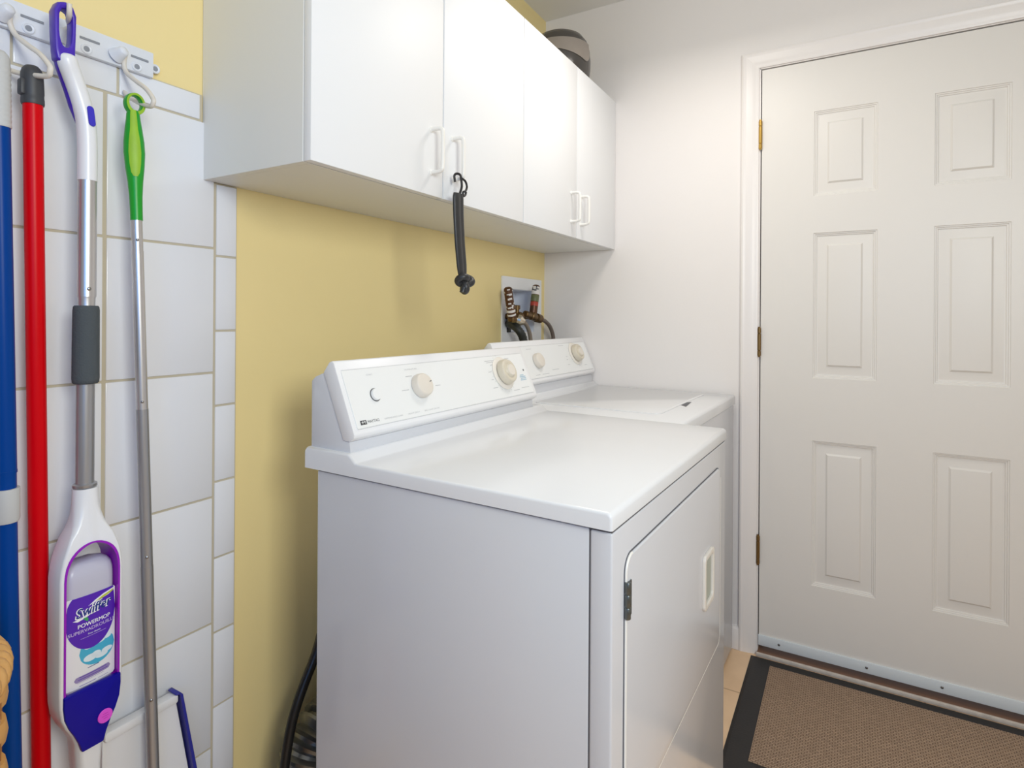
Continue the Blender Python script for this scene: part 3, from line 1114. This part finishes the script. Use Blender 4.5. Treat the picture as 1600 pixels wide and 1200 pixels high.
# ------------------------------------------------------------------ tool rack
t = thing('tool_rack', 'grey plastic hook rack screwed along the top of the tiled wall', 'rack', (.25, 0, 1.62))
bm = MB()
RX0, RX1 = .02, .600
box(bm, RX0, RX1, -.017, -.0065, 1.6185, 1.664, .0018, 2)
box(bm, RX0, RX1, -.0064, -.0005, 1.628, 1.664)
prism(bm, rrect(.596, .6125, 1.6310, 1.6475, .007, 5), fw, -.0005, -.009, .001, 1)
obj('rack_rail', bm, 'rack', t, 40)
SP = .0800
screw_x = [.5705 - SP * k for k in range(7)] + [.6065]
for i, sx in enumerate(screw_x):
    bm = MB()
    zc = 1.6280 if i < 7 else 1.6392
    yb = -.017 if i < 7 else -.009
    lathe(bm, [(.0085, 0), (.0085, .0016), (.0072, .0024), (.0050, .0012)], (sx, yb, zc), (0, -1, 0), 20)
    s = obj('rack_screw', bm, 'rack', t, 40)
    bm = MB()
    lathe(bm, [(.0046, .0010), (.0046, .0016), (.0001, .0018)], (sx, yb, zc), (0, -1, 0), 14)
    obj('screw_head', bm, 'slot', s, 40)
    if i < 7:
        bm = MB()
        box(bm, sx - .010, sx + .020, -.0182, -.0168, 1.6425, 1.6465, .0005, 1)
        obj('rack_slot', bm, 'slot', t, 0)
bosses = [.536 - SP * k for k in range(6)]
for i, bx in enumerate(bosses):
    bm = MB()
    lathe(bm, [(.0135, 0), (.0125, .003), (.0095, .012), (.0085, .019), (.0060, .0215), (.0001, .022)], (bx, -.0170, 1.6345), (.25, -.9, .35), 20)
    obj('hook_boss', bm, 'rack', t, 50)
# wire hooks: out from the boss, down, and back to an open tip
H = [(-.030, 1.6440), (-.020, 1.6240), (-.026, 1.6080), (-.053, 1.5885), (-.082, 1.5700), (-.1000, 1.5510), (-.1015, 1.5430), (-.0930, 1.5385),
     (-.0660, 1.5470), (-.040, 1.5590), (-.0190, 1.5710), (-.0060, 1.5820)]
H2 = H[:7] + [(-.0940, 1.5370), (-.0660, 1.5410), (-.040, 1.5470), (-.0230, 1.5530), (-.0120, 1.5600)]
for hx_, dx, HH, back in ((.546, .008, H, 0), (.382, .024, H2, .030)):
    bm = MB()
    pts = [(hx_ + dx * min(1, k / 5) - back * max(0, (k - 7) / 4), y, z) for k, (y, z) in enumerate(HH)]
    P_ = smooth_path(pts, 5)
    tube(bm, P_, [.0038] * (len(P_) - 3) + [.0034, .0026, .0014], 12)
    obj('wire_hook', bm, 'hook', t, 60)
bm = MB()
tube(bm, smooth_path([(.458, -.034, 1.641), (.450, -.055, 1.640), (.440, -.075, 1.639), (.434, -.092, 1.643), (.432, -.097, 1.656)], 5), .0036, 12)
obj('wire_hook', bm, 'hook', t, 60)

# ------------------------------------------------------------------ poles
# blue pole
t = thing('broom', 'blue broom pole with a ribbed grey grip at the left edge', 'broom', (.385, -.06, .06))
bm = MB()


def on(x0, z0, x1, z1, z):
    return x0 + (x1 - x0) * (z - z0) / (z1 - z0)


bx_ = lambda z: (on(.3605, 1.5, .3795, .55, z) if z > .95 else on(.3712, .95, .3795, .55, z)) - .0025
Yb = -.066
tube(bm, [(bx_(z), Yb, z) for z in (1.47, 1.3, 1.1, .955)], .0128, 24)
tube(bm, [(bx_(z), Yb, z) for z in (.956, .952)], .0132, 24)
tube(bm, [(bx_(z), Yb, z) for z in (.955, .80, .6, .4, .16)], .0122, 24)
obj('broom_pole', bm, 'blue', t, 50)
bm = MB()
P_ = []
R_ = []
z = 1.452
k = 0
while z < 1.544:
    P_.append((bx_(z), Yb, z))
    R_.append((.0136, .0142, .0142, .0138)[k % 4])
    z += .0019
    k += 1
for z, r in ((1.549, .0138), (1.556, .012), (1.561, .008), (1.563, .003)):
    P_.append((bx_(z), Yb, z))
    R_.append(r)
tube(bm, P_, R_, 24)
obj('grip', bm, 'greygrip', t, 50)
bm = MB()
P_ = [(bx_(z), Yb, z) for z in (.881, .885, .926, .930)]
tube(bm, P_, [.0142, .0158, .0163, .0160], 24)
obj('clip', bm, 'greygrip', t, 40, label='white plastic clip on the blue pole')
# red pole
t = thing('mop_handle', 'red mop pole with a charcoal cap hanging beside the blue pole', 'mop', (.41, -.06, .1))
rx_ = lambda z: on(.4017, 1.49, .4272, .538, z)
Yr = -.058
ry_ = lambda z: on(Yr, 1.49, -.030, .538, z)
bm = MB()
tube(bm, [(rx_(z), ry_(z), z) for z in (1.50, 1.3, 1.1, .9, .7, .5, .15)], .0125, 24)
obj('mop_pole', bm, 'red', t, 50)
bm = MB()
P_ = [(rx_(z), Yr, z) for z in (1.4985, 1.501, 1.507, 1.509, 1.514, 1.516, 1.535, 1.545, 1.552, 1.5565, 1.558)]
tube(bm, P_, [.0138, .0145, .0145, .0141, .0141, .0145, .0143, .0138, .0118, .0080, .0030], 24)
box(bm, .3835, .3915, -.066, -.052, 1.510, 1.534, .003, 2)
obj('end_cap', bm, 'darkcap', t, 40)
# ------------------------------------------------------------------ power mop
t = thing('spray_mop', 'white and purple spray mop holding a cleaner bottle, foam grip on its silver pole', 'mop', (.469, -.07, .3))
Ym = -.072
bm = MB()


def band(bm, path, widths, depth, mi=0, n=20):
    """Flattened round bar following a path in the x-z plane."""
    rings = []
    for i, (x, y, z) in enumerate(path):
        w_ = widths[i]
        rings.append([bm.verts.new((x + w_ * cos(2 * pi * k / n), y + depth * sin(2 * pi * k / n), z)) for k in range(n)])
    for a, b in zip(rings, rings[1:]):
        for k in range(n):
            add_face(bm, [a[k], a[(k + 1) % n], b[(k + 1) % n], b[k]], mi)
    add_face(bm, list(reversed(rings[0])), mi)
    add_face(bm, rings[-1], mi)


pts = [(.4688, Ym, 1.3965), (.4688, Ym, 1.43), (.4683, Ym, 1.46), (.4660, Ym, 1.492), (.4600, Ym, 1.517), (.4530, Ym - .001, 1.538), (.4450, Ym - .003, 1.557),
       (.4400, Ym - .005, 1.568), (.4372, Ym - .006, 1.576), (.4360, Ym - .006, 1.582), (.4356, Ym - .006, 1.586)]
P_ = smooth_path(pts, 3)
tube(bm, P_, [.0136] * (len(P_) - 6) + [.0132, .0125, .0112, .0095, .006, .002], 24)
obj('handle_front', bm, 'whiteplastic', t, 60)
bm = MB()
pts = [(.4655, Ym + .008, 1.465), (.4635, Ym + .0085, 1.490), (.4580, Ym + .0085, 1.514), (.4512, Ym + .008, 1.536), (.4435, Ym + .006, 1.555), (.4375, Ym + .004, 1.570), (.4345, Ym + .002, 1.582)]
P_ = smooth_path(pts, 3)
tube(bm, P_, [.0015, .004, .0065, .0085, .0100, .0112] + [.0122] * (len(P_) - 6), 20)
# loop with an oval eye at the top of the handle
outer = [(.4182, 1.640), (.4176, 1.655), (.4225, 1.668), (.4330, 1.673), (.4430, 1.668), (.4476, 1.655), (.4474, 1.640), (.4470, 1.620), (.4465, 1.604), (.4462, 1.590),
         (.4440, 1.580), (.4330, 1.576), (.4215, 1.582), (.4200, 1.596), (.4190, 1.612), (.4184, 1.626)]
inner = [(.4250, 1.640), (.4252, 1.652), (.4280, 1.660), (.4330, 1.663), (.4385, 1.660), (.4412, 1.652), (.4415, 1.640), (.4412, 1.626), (.4405, 1.614), (.4385, 1.607),
         (.4360, 1.604), (.4330, 1.603), (.4298, 1.605), (.4275, 1.610), (.4258, 1.618), (.4250, 1.628)]
outer = [(x, z - .010) for x, z in outer]
inner = [(x, z - .010) for x, z in inner]
ring_prism(bm, outer, inner, fw, Ym - .013, Ym + .008, lip=.003)
obj('handle_loop', bm, 'indigo', t, 40, label='indigo hanging loop and back spine of the mop handle')
bm = MB()
prism(bm, rrect(-.0048, .0048, -.0155, .0155, .0047, 6), lambda u, v, d: (.4675 + u - .12 * v, d, 1.497 + v), Ym - .0105, Ym - .0158, .0008, 1)
obj('trigger_button', bm, 'button', t, 40, label='blue button on the mop handle')
bm = MB()
tube(bm, [(.4689, Ym, z) for z in (1.400, 1.3, 1.2115)], .01285, 28)
tube(bm, [(.4688, Ym, z) for z in (1.213, 1.208, 1.19)], [.0122, .0116, .0116], 28)
po = obj('upper_tube', bm, 'alu', t, 50)
bm = MB()
lathe(bm, [(.0030, 0), (.0030, .001), (.0015, .0018), (.0001, .0019)], (.4665, Ym - .0126, 1.224), (-.18, -.98, 0), 12)
obj('rivet', bm, 'steel', po, 50)
bm = MB()
P_ = [(.4680 if z < 1.15 else .4683, Ym, z) for z in (1.0735, 1.0755, 1.082, 1.13, 1.19, 1.1955, 1.1975)]
tube(bm, P_, [.0160, .0178, .0184, .0182, .0178, .0172, .0156], 28)
obj('foam_grip', bm, 'foam', t, 50)
bm = MB()
tube(bm, [(.4678, Ym, z) for z in (1.076, 1.0, .912)], .0125, 28)
obj('lower_tube', bm, 'alu2', t, 50)
bm = MB()
tube(bm, [(.4678, Ym, z) for z in (.9085, .9100, .9140, .9155)], [.0150, .0165, .0165, .0140], 28)
obj('tube_collar', bm, 'alu2', t, 50)

MC = .4685
half = [(.908, .0172), (.885, .0178), (.868, .0192), (.855, .0218), (.845, .0255), (.835, .0305), (.822, .0350), (.808, .0395), (.793, .0425), (.778, .0440),
        (.70, .0442), (.605, .0442), (.585, .0436), (.566, .0410), (.548, .0345), (.532, .0265), (.515, .0200), (.47, .0170), (.43, .0160)]
ihalf = [(.8265, .0012), (.8262, .0060), (.8245, .0120), (.8215, .0180), (.8170, .0240), (.8115, .0290), (.8050, .0330), (.7960, .0365), (.7850, .0385), (.7740, .0392),
         (.70, .0392), (.605, .0392), (.598, .0390), (.5975, .035), (.5973, .028), (.5972, .021), (.5971, .014), (.5970, .007), (.5970, .0012)]
out_l = [(MC + w_, z) for z, w_ in half] + [(MC - w_, z) for z, w_ in reversed(half)]
in_l = [(MC + w_, z) for z, w_ in ihalf] + [(MC - w_, z) for z, w_ in reversed(ihalf)]
YF, YK = -.098, -.055
bm = MB()
nh = len(half)


def layer(front, a_):
    """One rounded-over outline of the shell (a_ from 0 at the face to 90 degrees at the side)."""
    L, Rr = [], []
    for z_, w_ in half:
        q = min(1, max(0, (z_ - .834) / .060))
        qb = min(1, max(0, (.560 - z_) / .05))
        e = (1 - q) * .0038 + q * .85 * w_
        e = max(e, qb * .5 * w_)
        ed = .0042 + .020 * max(q, qb * .6)
        w2 = w_ - e * (1 - sin(a_))
        d = ed * (1 - cos(a_))
        p = min(1, max(0, (z_ - .812) / .085))
        p = p * p * (3 - 2 * p)
        fy, ky = YF * (1 - p) + (Ym - .0170) * p, YK * (1 - p) + (Ym + .0170) * p
        ed = min(ed, (ky - fy) / 2)
        d = ed * (1 - cos(a_))
        y = fy + d if front else ky - d
        L.append((MC + w2, y, z_))
        Rr.append((MC - w2, y, z_))
    return [bm.verts.new(p) for p in L + Rr[::-1]]


layers = [layer(True, radians(a_)) for a_ in (0, 20, 40, 60, 75, 90)] + [layer(False, radians(a_)) for a_ in (90, 60, 30, 0)]
nn = 2 * nh
for la, lb in zip(layers, layers[1:]):
    for k in range(nn):
        add_face(bm, [la[k], la[(k + 1) % nn], lb[(k + 1) % nn], lb[k]])
inf = [bm.verts.new((x, YF + .001 * max(0, (z_ - .80) / .026), z_)) for x, z_ in in_l]
inb = [bm.verts.new((x, YK, z_)) for x, z_ in in_l]
for k in range(nn):
    q = (k + 1) % nn
    add_face(bm, [layers[0][k], layers[0][q], inf[q], inf[k]])
    add_face(bm, [layers[-1][q], layers[-1][k], inb[k], inb[q]])
    add_face(bm, [inf[k], inf[q], inb[q], inb[k]])
sh = obj('mop_body', bm, 'whiteplastic', t, 50)
ih2 = [(z - .0022 if z > .6 else z + .0022, max(w_ - .0030, .0006)) for z, w_ in ihalf]
in2 = [(MC + w_, z) for z, w_ in ih2] + [(MC - w_, z) for z, w_ in reversed(ih2)]
bm = MB()
ring_prism(bm, in_l, in2, fw, YF - .0008, -.0465)
obj('inner_frame', bm, 'violet', sh, 50, label='purple lining of the bottle opening')
# navy lower cup
cup = [(.6020, .0398), (.5965, .0398), (.585, .0400), (.566, .0380), (.550, .0325), (.536, .0255), (.520, .0190), (.505, .0150)]
cl = [(MC + w_, z) for z, w_ in cup] + [(MC - w_, z) for z, w_ in reversed(cup)]
bm = MB()
prism(bm, cl, fw, YF + .004, YF - .0045, .002, 2)
nv = obj('bottle_cup', bm, 'navy', sh, 40, label='navy blue cup under the bottle')
bm = MB()
cb = (.4845, .5450)
prism(bm, ellipse(cb[0], cb[1], .0108, .0108, 28), fw, YF - .0046, YF - .0066, .0008, 1)
for k, w_ in enumerate((.008, .010, .006)):
    zz_ = cb[1] + .0035 - k * .0035
    poly(bm, [(cb[0] - w_ / 2, zz_), (cb[0] + w_ / 2, zz_), (cb[0] + w_ / 2, zz_ + .0008), (cb[0] - w_ / 2, zz_ + .0008)], fw, YF - .0068, 1)
obj('release_button', bm, ['pink', 'pinkdark'], nv, 40, label='round pink button')
# bottle: rounded-rectangle loft, front face slightly bowed
bm = MB()


def bfront(u):
    return -.0945 + .0042 * ((u - MC) / .037) ** 2


def bring(z, hw, yf, yk):
    pts_ = []
    r_ = min(.010, hw * .4)
    m = 10
    for k in range(m + 1):
        u = -hw + r_ * .6 + (2 * hw - r_ * 1.2) * k / m
        pts_.append((MC + u, bfront(MC + u) + yf, z))
    pts_ += [(MC + hw, -.0945 + .012 + yf, z), (MC + hw, yk - .008, z), (MC + hw - r_, yk, z), (MC - hw + r_, yk, z), (MC - hw, yk - .008, z), (MC - hw, -.0945 + .012 + yf, z)]
    return [bm.verts.new(p) for p in pts_]


rings = [bring(z, hw, yf, -.052 - dy_) for z, hw, yf, dy_ in ((.5975, .0350, .002, 0), (.602, .0362, 0, 0), (.70, .0362, 0, 0), (.762, .0362, 0, 0), (.774, .0358, .0008, 0), (.783, .0342, .003, .001),
                                                             (.7895, .0305, .007, .003), (.7930, .0255, .0105, .005), (.7950, .019, .0135, .006))]
for a, b in zip(rings, rings[1:]):
    for k in range(len(a)):
        add_face(bm, [a[k], a[(k + 1) % len(a)], b[(k + 1) % len(a)], b[k]])
add_face(bm, list(reversed(rings[0])))
add_face(bm, rings[-1])
bt = obj('cleaner_bottle', bm, 'bottle', sh, 50)


def fl(u, v, d):
    return (u, bfront(u) - .0003 - d, v)


def strip_poly(bm, pts, d, mi):
    """Fill a polygon as thin vertical slices so it follows the bowed bottle front."""
    us = [p[0] for p in pts]
    u0, u1 = min(us), max(us)
    N = 24
    n = len(pts)

    def span(u):
        vs = []
        for i in range(n):
            a, b = pts[i], pts[(i + 1) % n]
            if (a[0] - u) * (b[0] - u) <= 0 and abs(a[0] - b[0]) > 1e-9:
                vs.append(a[1] + (b[1] - a[1]) * (u - a[0]) / (b[0] - a[0]))
        return (min(vs), max(vs)) if vs else None
    prev = None
    for k in range(N + 1):
        u = u0 + (u1 - u0) * min(max(k / N, 1e-4), 1 - 1e-4)
        s = span(u)
        if s is None:
            continue
        cur = (bm.verts.new(fl(u, s[0], d)), bm.verts.new(fl(u, s[1], d)))
        if prev:
            add_face(bm, [prev[0], cur[0], cur[1], prev[1]], mi)
        prev = cur


bm = MB()
LM = ['label', 'purple', 'logoblue', 'printwhite', 'printlilac', 'lime', 'leaf', 'sky', 'cloud', 'pill']
hw = .0352
lab = rrect(MC - hw, MC + hw, .6030, .7440, .003, 3)
strip_poly(bm, lab, 0, 0)
cx, cz, rr = MC + .0008, .7035, .0385
strip_poly(bm, ellipse(cx + .008, .6540, .0255, .0235, 36), .0001, 7)
for (u, v, a_, b_) in ((-.010, -.010, .0100, .0055), (-.002, -.008, .0070, .0050), (.014, -.008, .0085, .0040), (.006, -.013, .0095, .0040), (.004, .012, .0080, .0050), (.014, .014, .0070, .0048),
                       (-.013, .008, .0060, .0035)):
    strip_poly(bm, ellipse(cx + .008 + u, .6540 + v, a_, b_, 24), .0002 + .00002, 8)
circ = [(MC + .0350, .7440), (MC - .0265, .7440), (MC - .0310, .7370), (MC - .0338, .7280), (MC - .0350, .7170)]
for k in range(31):
    a = pi + pi * k / 30
    circ.append((MC + .0351 * cos(a), .7080 + .0490 * sin(a)))
strip_poly(bm, circ, .0004, 1)
# logo: swoosh, white-edged script, leaf
rot = .10
strip_poly(bm, [(cx - .006, .7262), (cx + .004, .7325), (cx + .016, .7375), (cx + .0335, .7415), (cx + .0325, .7375), (cx + .024, .7330), (cx + .010, .7300)], .0005, 3)
strip_poly(bm, [(cx + .004, .7295), (cx + .014, .7345), (cx + .0315, .7390), (cx + .0305, .7360), (cx + .020, .7325), (cx + .012, .7305)], .0006, 5)
lettering(bm, 'Swiffer', .0205, fl, cx - .0235, .7112, .0007, 3, rot=rot, shear=.28, bold=.0011, width=.0530)
strip_poly(bm, [(cx - .0265, .7092), (cx - .020, .7065), (cx - .008, .7100), (cx - .002, .7130), (cx - .006, .7150), (cx - .016, .7110)], .00065, 3)
lettering(bm, 'Swiffer', .0195, fl, cx - .0228, .7118, .0009, 2, rot=rot, shear=.28, bold=.0003, width=.0516)
strip_poly(bm, [(cx - .0125, .7102), (cx - .0105, .7060), (cx - .0065, .7030), (cx - .0055, .7065), (cx - .0075, .7100)], .0008, 6)
for du in (0, .00035):
    lettering(bm, 'POWERMOP', .0088, fl, cx - .0202 + du, .6955, .0007, 3, rot=.03, width=.0455)
lettering(bm, 'SUPERVADROUILLE', .0072, fl, cx - .0325, .6870, .0007, 4, rot=.03, bold=.0001, width=.0660)
lettering(bm, 'floor cleaner', .0038, fl, cx - .006, .6815, .0007, 3, rot=.03, width=.018)
strip_poly(bm, [(cx - .016, .6782), (cx + .020, .6795), (cx + .020, .6800), (cx - .016, .6787)], .0007, 4)
strip_poly(bm, [(cx - .006, .6288), (cx + .010, .6296), (cx + .010, .6306), (cx - .006, .6298)], .0003, 2)
strip_poly(bm, [(p[0], p[1] + .05 * (p[0] - cx)) for p in rrect(cx - .0240, cx + .0270, .6130, .6215, .004, 4)], .0003, 9)
for k, w_ in enumerate((.038, .042)):
    strip_poly(bm, [(cx - w_ / 2 + .002, .6188 - k * .0034), (cx + w_ / 2 + .002, .6200 - k * .0034), (cx + w_ / 2 + .002, .6209 - k * .0034), (cx - w_ / 2 + .002, .6197 - k * .0034)], .0004, 1)
strip_poly(bm, [(cx - .020, .6108), (cx + .018, .6118), (cx + .018, .6123), (cx - .020, .6113)], .0003, 9)
strip_poly(bm, [(cx - .017, .6052), (cx + .006, .6058), (cx + .006, .6068), (cx - .017, .6062)], .0003, 9)
strip_poly(bm, [(cx + .009, .6058), (cx + .024, .6062), (cx + .024, .6068), (cx + .009, .6064)], .0003, 9)
obj('bottle_label', bm, LM, bt, 0, flip=False)
# ------------------------------------------------------------------ green-handled flat mop
t = thing('flat_mop', 'thin silver flat mop hung by its green and lime grip', 'mop', (.575, -.05, .25))
Yg = -.068
gx = lambda z: on(.5412, 1.46, .5456, 1.345, z) if z > 1.345 else on(.5456, 1.345, .5758, .463, z)
bm = MB()
P_, R_ = [], []
for z, r in ((1.345, .0093), (1.36, .0093), (1.385, .0098), (1.41, .0115), (1.435, .0142), (1.458, .0158), (1.478, .0152), (1.50, .0128), (1.515, .0108), (1.524, .0100), (1.530, .0085)):
    P_.append((gx(z), Yg, z))
    R_.append(r)
tube(bm, P_, R_, 28)
rc = (.5402, 1.5420)
ring_prism(bm, ellipse(*rc, .0155, .0185, 36), ellipse(rc[0], rc[1] + .001, .0108, .0128, 36), fw, Yg - .006, Yg + .006, lip=.002)
gr = obj('grip', bm, 'green', t, 50)
bm = MB()
GA = radians(24)
for i, (z, hw_) in enumerate(((1.418, .003), (1.424, .0062), (1.438, .0082), (1.458, .0092), (1.478, .0080), (1.498, .0056), (1.512, .0050), (1.522, .0046), (1.530, .0040))):
    rz = {0: .0124, 1: .0130, 2: .0146, 3: .0158, 4: .0152, 5: .0130, 6: .0112, 7: .0104, 8: .0090}[i] + .0007
    row = []
    for k in range(9):
        u = hw_ * (k / 4 - 1)
        v_ = -math.sqrt(max(rz * rz - u * u, 1e-6))
        row.append(bm.verts.new((gx(z) + u * cos(GA) + v_ * sin(GA), Yg - u * sin(GA) + v_ * cos(GA), z)))
    if i:
        for k in range(8):
            add_face(bm, [prev[k], prev[k + 1], row[k + 1], row[k]])
    prev = row
ring_prism(bm, ellipse(rc[0], rc[1], .0150, .0180, 36), ellipse(rc[0], rc[1] + .001, .0114, .0134, 36), fw, Yg - .0064, Yg - .0075)
obj('grip_inlay', bm, 'greenlime', gr, 60, label='lime inlay on the green grip')
segs = [(1.349, 1.291, .0085, 'alu'), (1.293, 1.019, .0090, 'alu'), (1.0205, .7440, .0094, 'alu2'), (.7455, .30, .0098, 'alu2')]
for a, b, r, m in segs:
    bm = MB()
    tube(bm, [(gx(a), Yg, a), (gx(b), Yg, b)], r, 24)
    sgt = obj('pole_section', bm, m, t, 50)
    if b > .5:
        bm = MB()
        tube(bm, [(gx(b + .0006), Yg, b + .0006), (gx(b - .0008), Yg, b - .0008)], r + .00025, 24)
        obj('joint_line', bm, 'ink', sgt, 50)
    if r > .0085:
        bm = MB()
        zr = {.0090: 1.309 - .275 + .0, .0094: .764, .0098: .512}[r]
        lathe(bm, [(.0024, 0), (.0024, .0010), (.0012, .0018), (.0001, .0019)], (gx(zr) - .42 * r, Yg - .90 * r, zr), (-.42, -.90, 0), 12)
        obj('rivet', bm, 'steel', sgt, 50)
    else:
        bm = MB()
        lathe(bm, [(.0024, 0), (.0024, .0010), (.0012, .0018), (.0001, .0019)], (gx(1.311) - .42 * r, Yg - .90 * r, 1.311), (-.42, -.90, 0), 12)
        obj('rivet', bm, 'steel', sgt, 50)
bm = MB()
hx0, hx1, hz0, hz1 = .512, .636, .20, .4765
prism(bm, [(hx0, hz0), (hx1 + .046, hz0), (hx1, hz1 - .012), (hx0, hz1 - .012)], fw, -.030, -.037, .001, 1)
prism(bm, rrect(hx0, hx1, hz1 - .016, hz1, .004, 3), fw, -.026, -.046, .002, 2)
mh = obj('mop_head', bm, 'whiteplastic', t, 40, label='white flat mop head')
bm = MB()
prism(bm, [(.6365, .4815), (.6290, .4800), (.6300, .4770), (.6372, .4760), (.6840, .20), (.6920, .20), (.6430, .4740)], fw, -.022, -.050, .001, 1)
obj('blue_edge', bm, 'bluerim', mh, 40, label='blue edge of the mop head')
bm = MB()
box(bm, .560, .605, -.066, -.037, .285, .315, .004, 2)
obj('pole_joint', bm, 'bluerim', mh, 40)

# ------------------------------------------------------------------ wicker hamper
t = thing('wicker_hamper', 'honey brown woven wicker hamper at the lower left edge', 'basket', (.075, -.30, 0))
HC = (.0965, -.262)
HR = .188
bm = MB()
z = .012
row = 0
while z < .785:
    rings = []
    n = 144
    rr_ = HR * (.93 + .07 * min(1, z / .6))
    for k in range(n):
        a = 2 * pi * k / n
        off = .0055 * sin(18 * a + row * pi)
        prof_ = []
        for (dr_, dz_) in ((-.0022, -.0095), (.0022, -.0095), (.0036, 0), (.0022, .0095), (-.0022, .0095)):
            r_ = rr_ + off + dr_
            prof_.append(bm.verts.new((HC[0] + r_ * cos(a), HC[1] + r_ * sin(a), z + dz_ + .0015 * sin(7 * a + row))))
        rings.append(prof_)
    for k in range(n):
        a_, b_ = rings[k], rings[(k + 1) % n]
        for q in range(5):
            add_face(bm, [a_[q], b_[q], b_[(q + 1) % 5], a_[(q + 1) % 5]])
    z += .0208
    row += 1
obj('weave', bm, 'wicker', t, 50)
bm = MB()
for k in range(36):
    a = 2 * pi * (k + .5) / 36
    r_ = HR
    tube(bm, [(HC[0] + r_ * .93 * cos(a), HC[1] + r_ * .93 * sin(a), .004), (HC[0] + r_ * cos(a), HC[1] + r_ * sin(a), .60), (HC[0] + r_ * cos(a), HC[1] + r_ * sin(a), .80)], .0038, 8)
lathe(bm, [(HR * .92, .002), (HR * .92, .010)], (HC[0], HC[1], 0), n=48)
obj('stakes', bm, 'stake', t, 50)
bm = MB()
for s in range(3):
    P_ = []
    for k in range(241):
        a = 2 * pi * k / 240
        ph = 22 * a + s * 2 * pi / 3
        P_.append((HC[0] + (HR + .0065 * cos(ph)) * cos(a), HC[1] + (HR + .0065 * cos(ph)) * sin(a), .800 + .0075 * sin(ph)))
    tube(bm, P_, .0065, 8)
obj('braided_rim', bm, 'wicker', t, 60)

# ------------------------------------------------------------------ doormat
t = thing('doormat', 'black-edged doormat with a ribbed brown insert before the door', 'mat', (1.90, -1.28, 0))
bm = MB()
mx0, mx1, my0, my1 = 1.600, 2.2030, -1.745, -.8330
ix0, ix1, iy0, iy1 = 1.665, 2.1560, -1.680, -.8990
t_ = [(mx0, my0), (mx1, my0), (mx1, my1), (mx0, my1)]
i_ = [(ix0, iy0), (ix1, iy0), (ix1, iy1), (ix0, iy1)]
vo = [bm.verts.new((x, y, .0008)) for x, y in t_]
e_ = .010
vs_ = [bm.verts.new((x, y, .0050)) for x, y in ((mx0 + e_, my0 + e_), (mx1 - e_, my0 + e_), (mx1 - e_, my1 - e_), (mx0 + e_, my1 - e_))]
vi = [bm.verts.new((x, y, .0054)) for x, y in i_]
for k in range(4):
    j = (k + 1) % 4
    add_face(bm, [vo[k], vo[j], vs_[j], vs_[k]])
    add_face(bm, [vs_[k], vs_[j], vi[j], vi[k]])
add_face(bm, list(reversed(vo)))
add_face(bm, vi)
obj('rubber_border', bm, 'rubber', t, 20)
bm = MB()
box(bm, ix0, ix1, iy0, iy1, .0045, .0078, .0012, 2)
obj('carpet_insert', bm, 'carpet', t, 30)
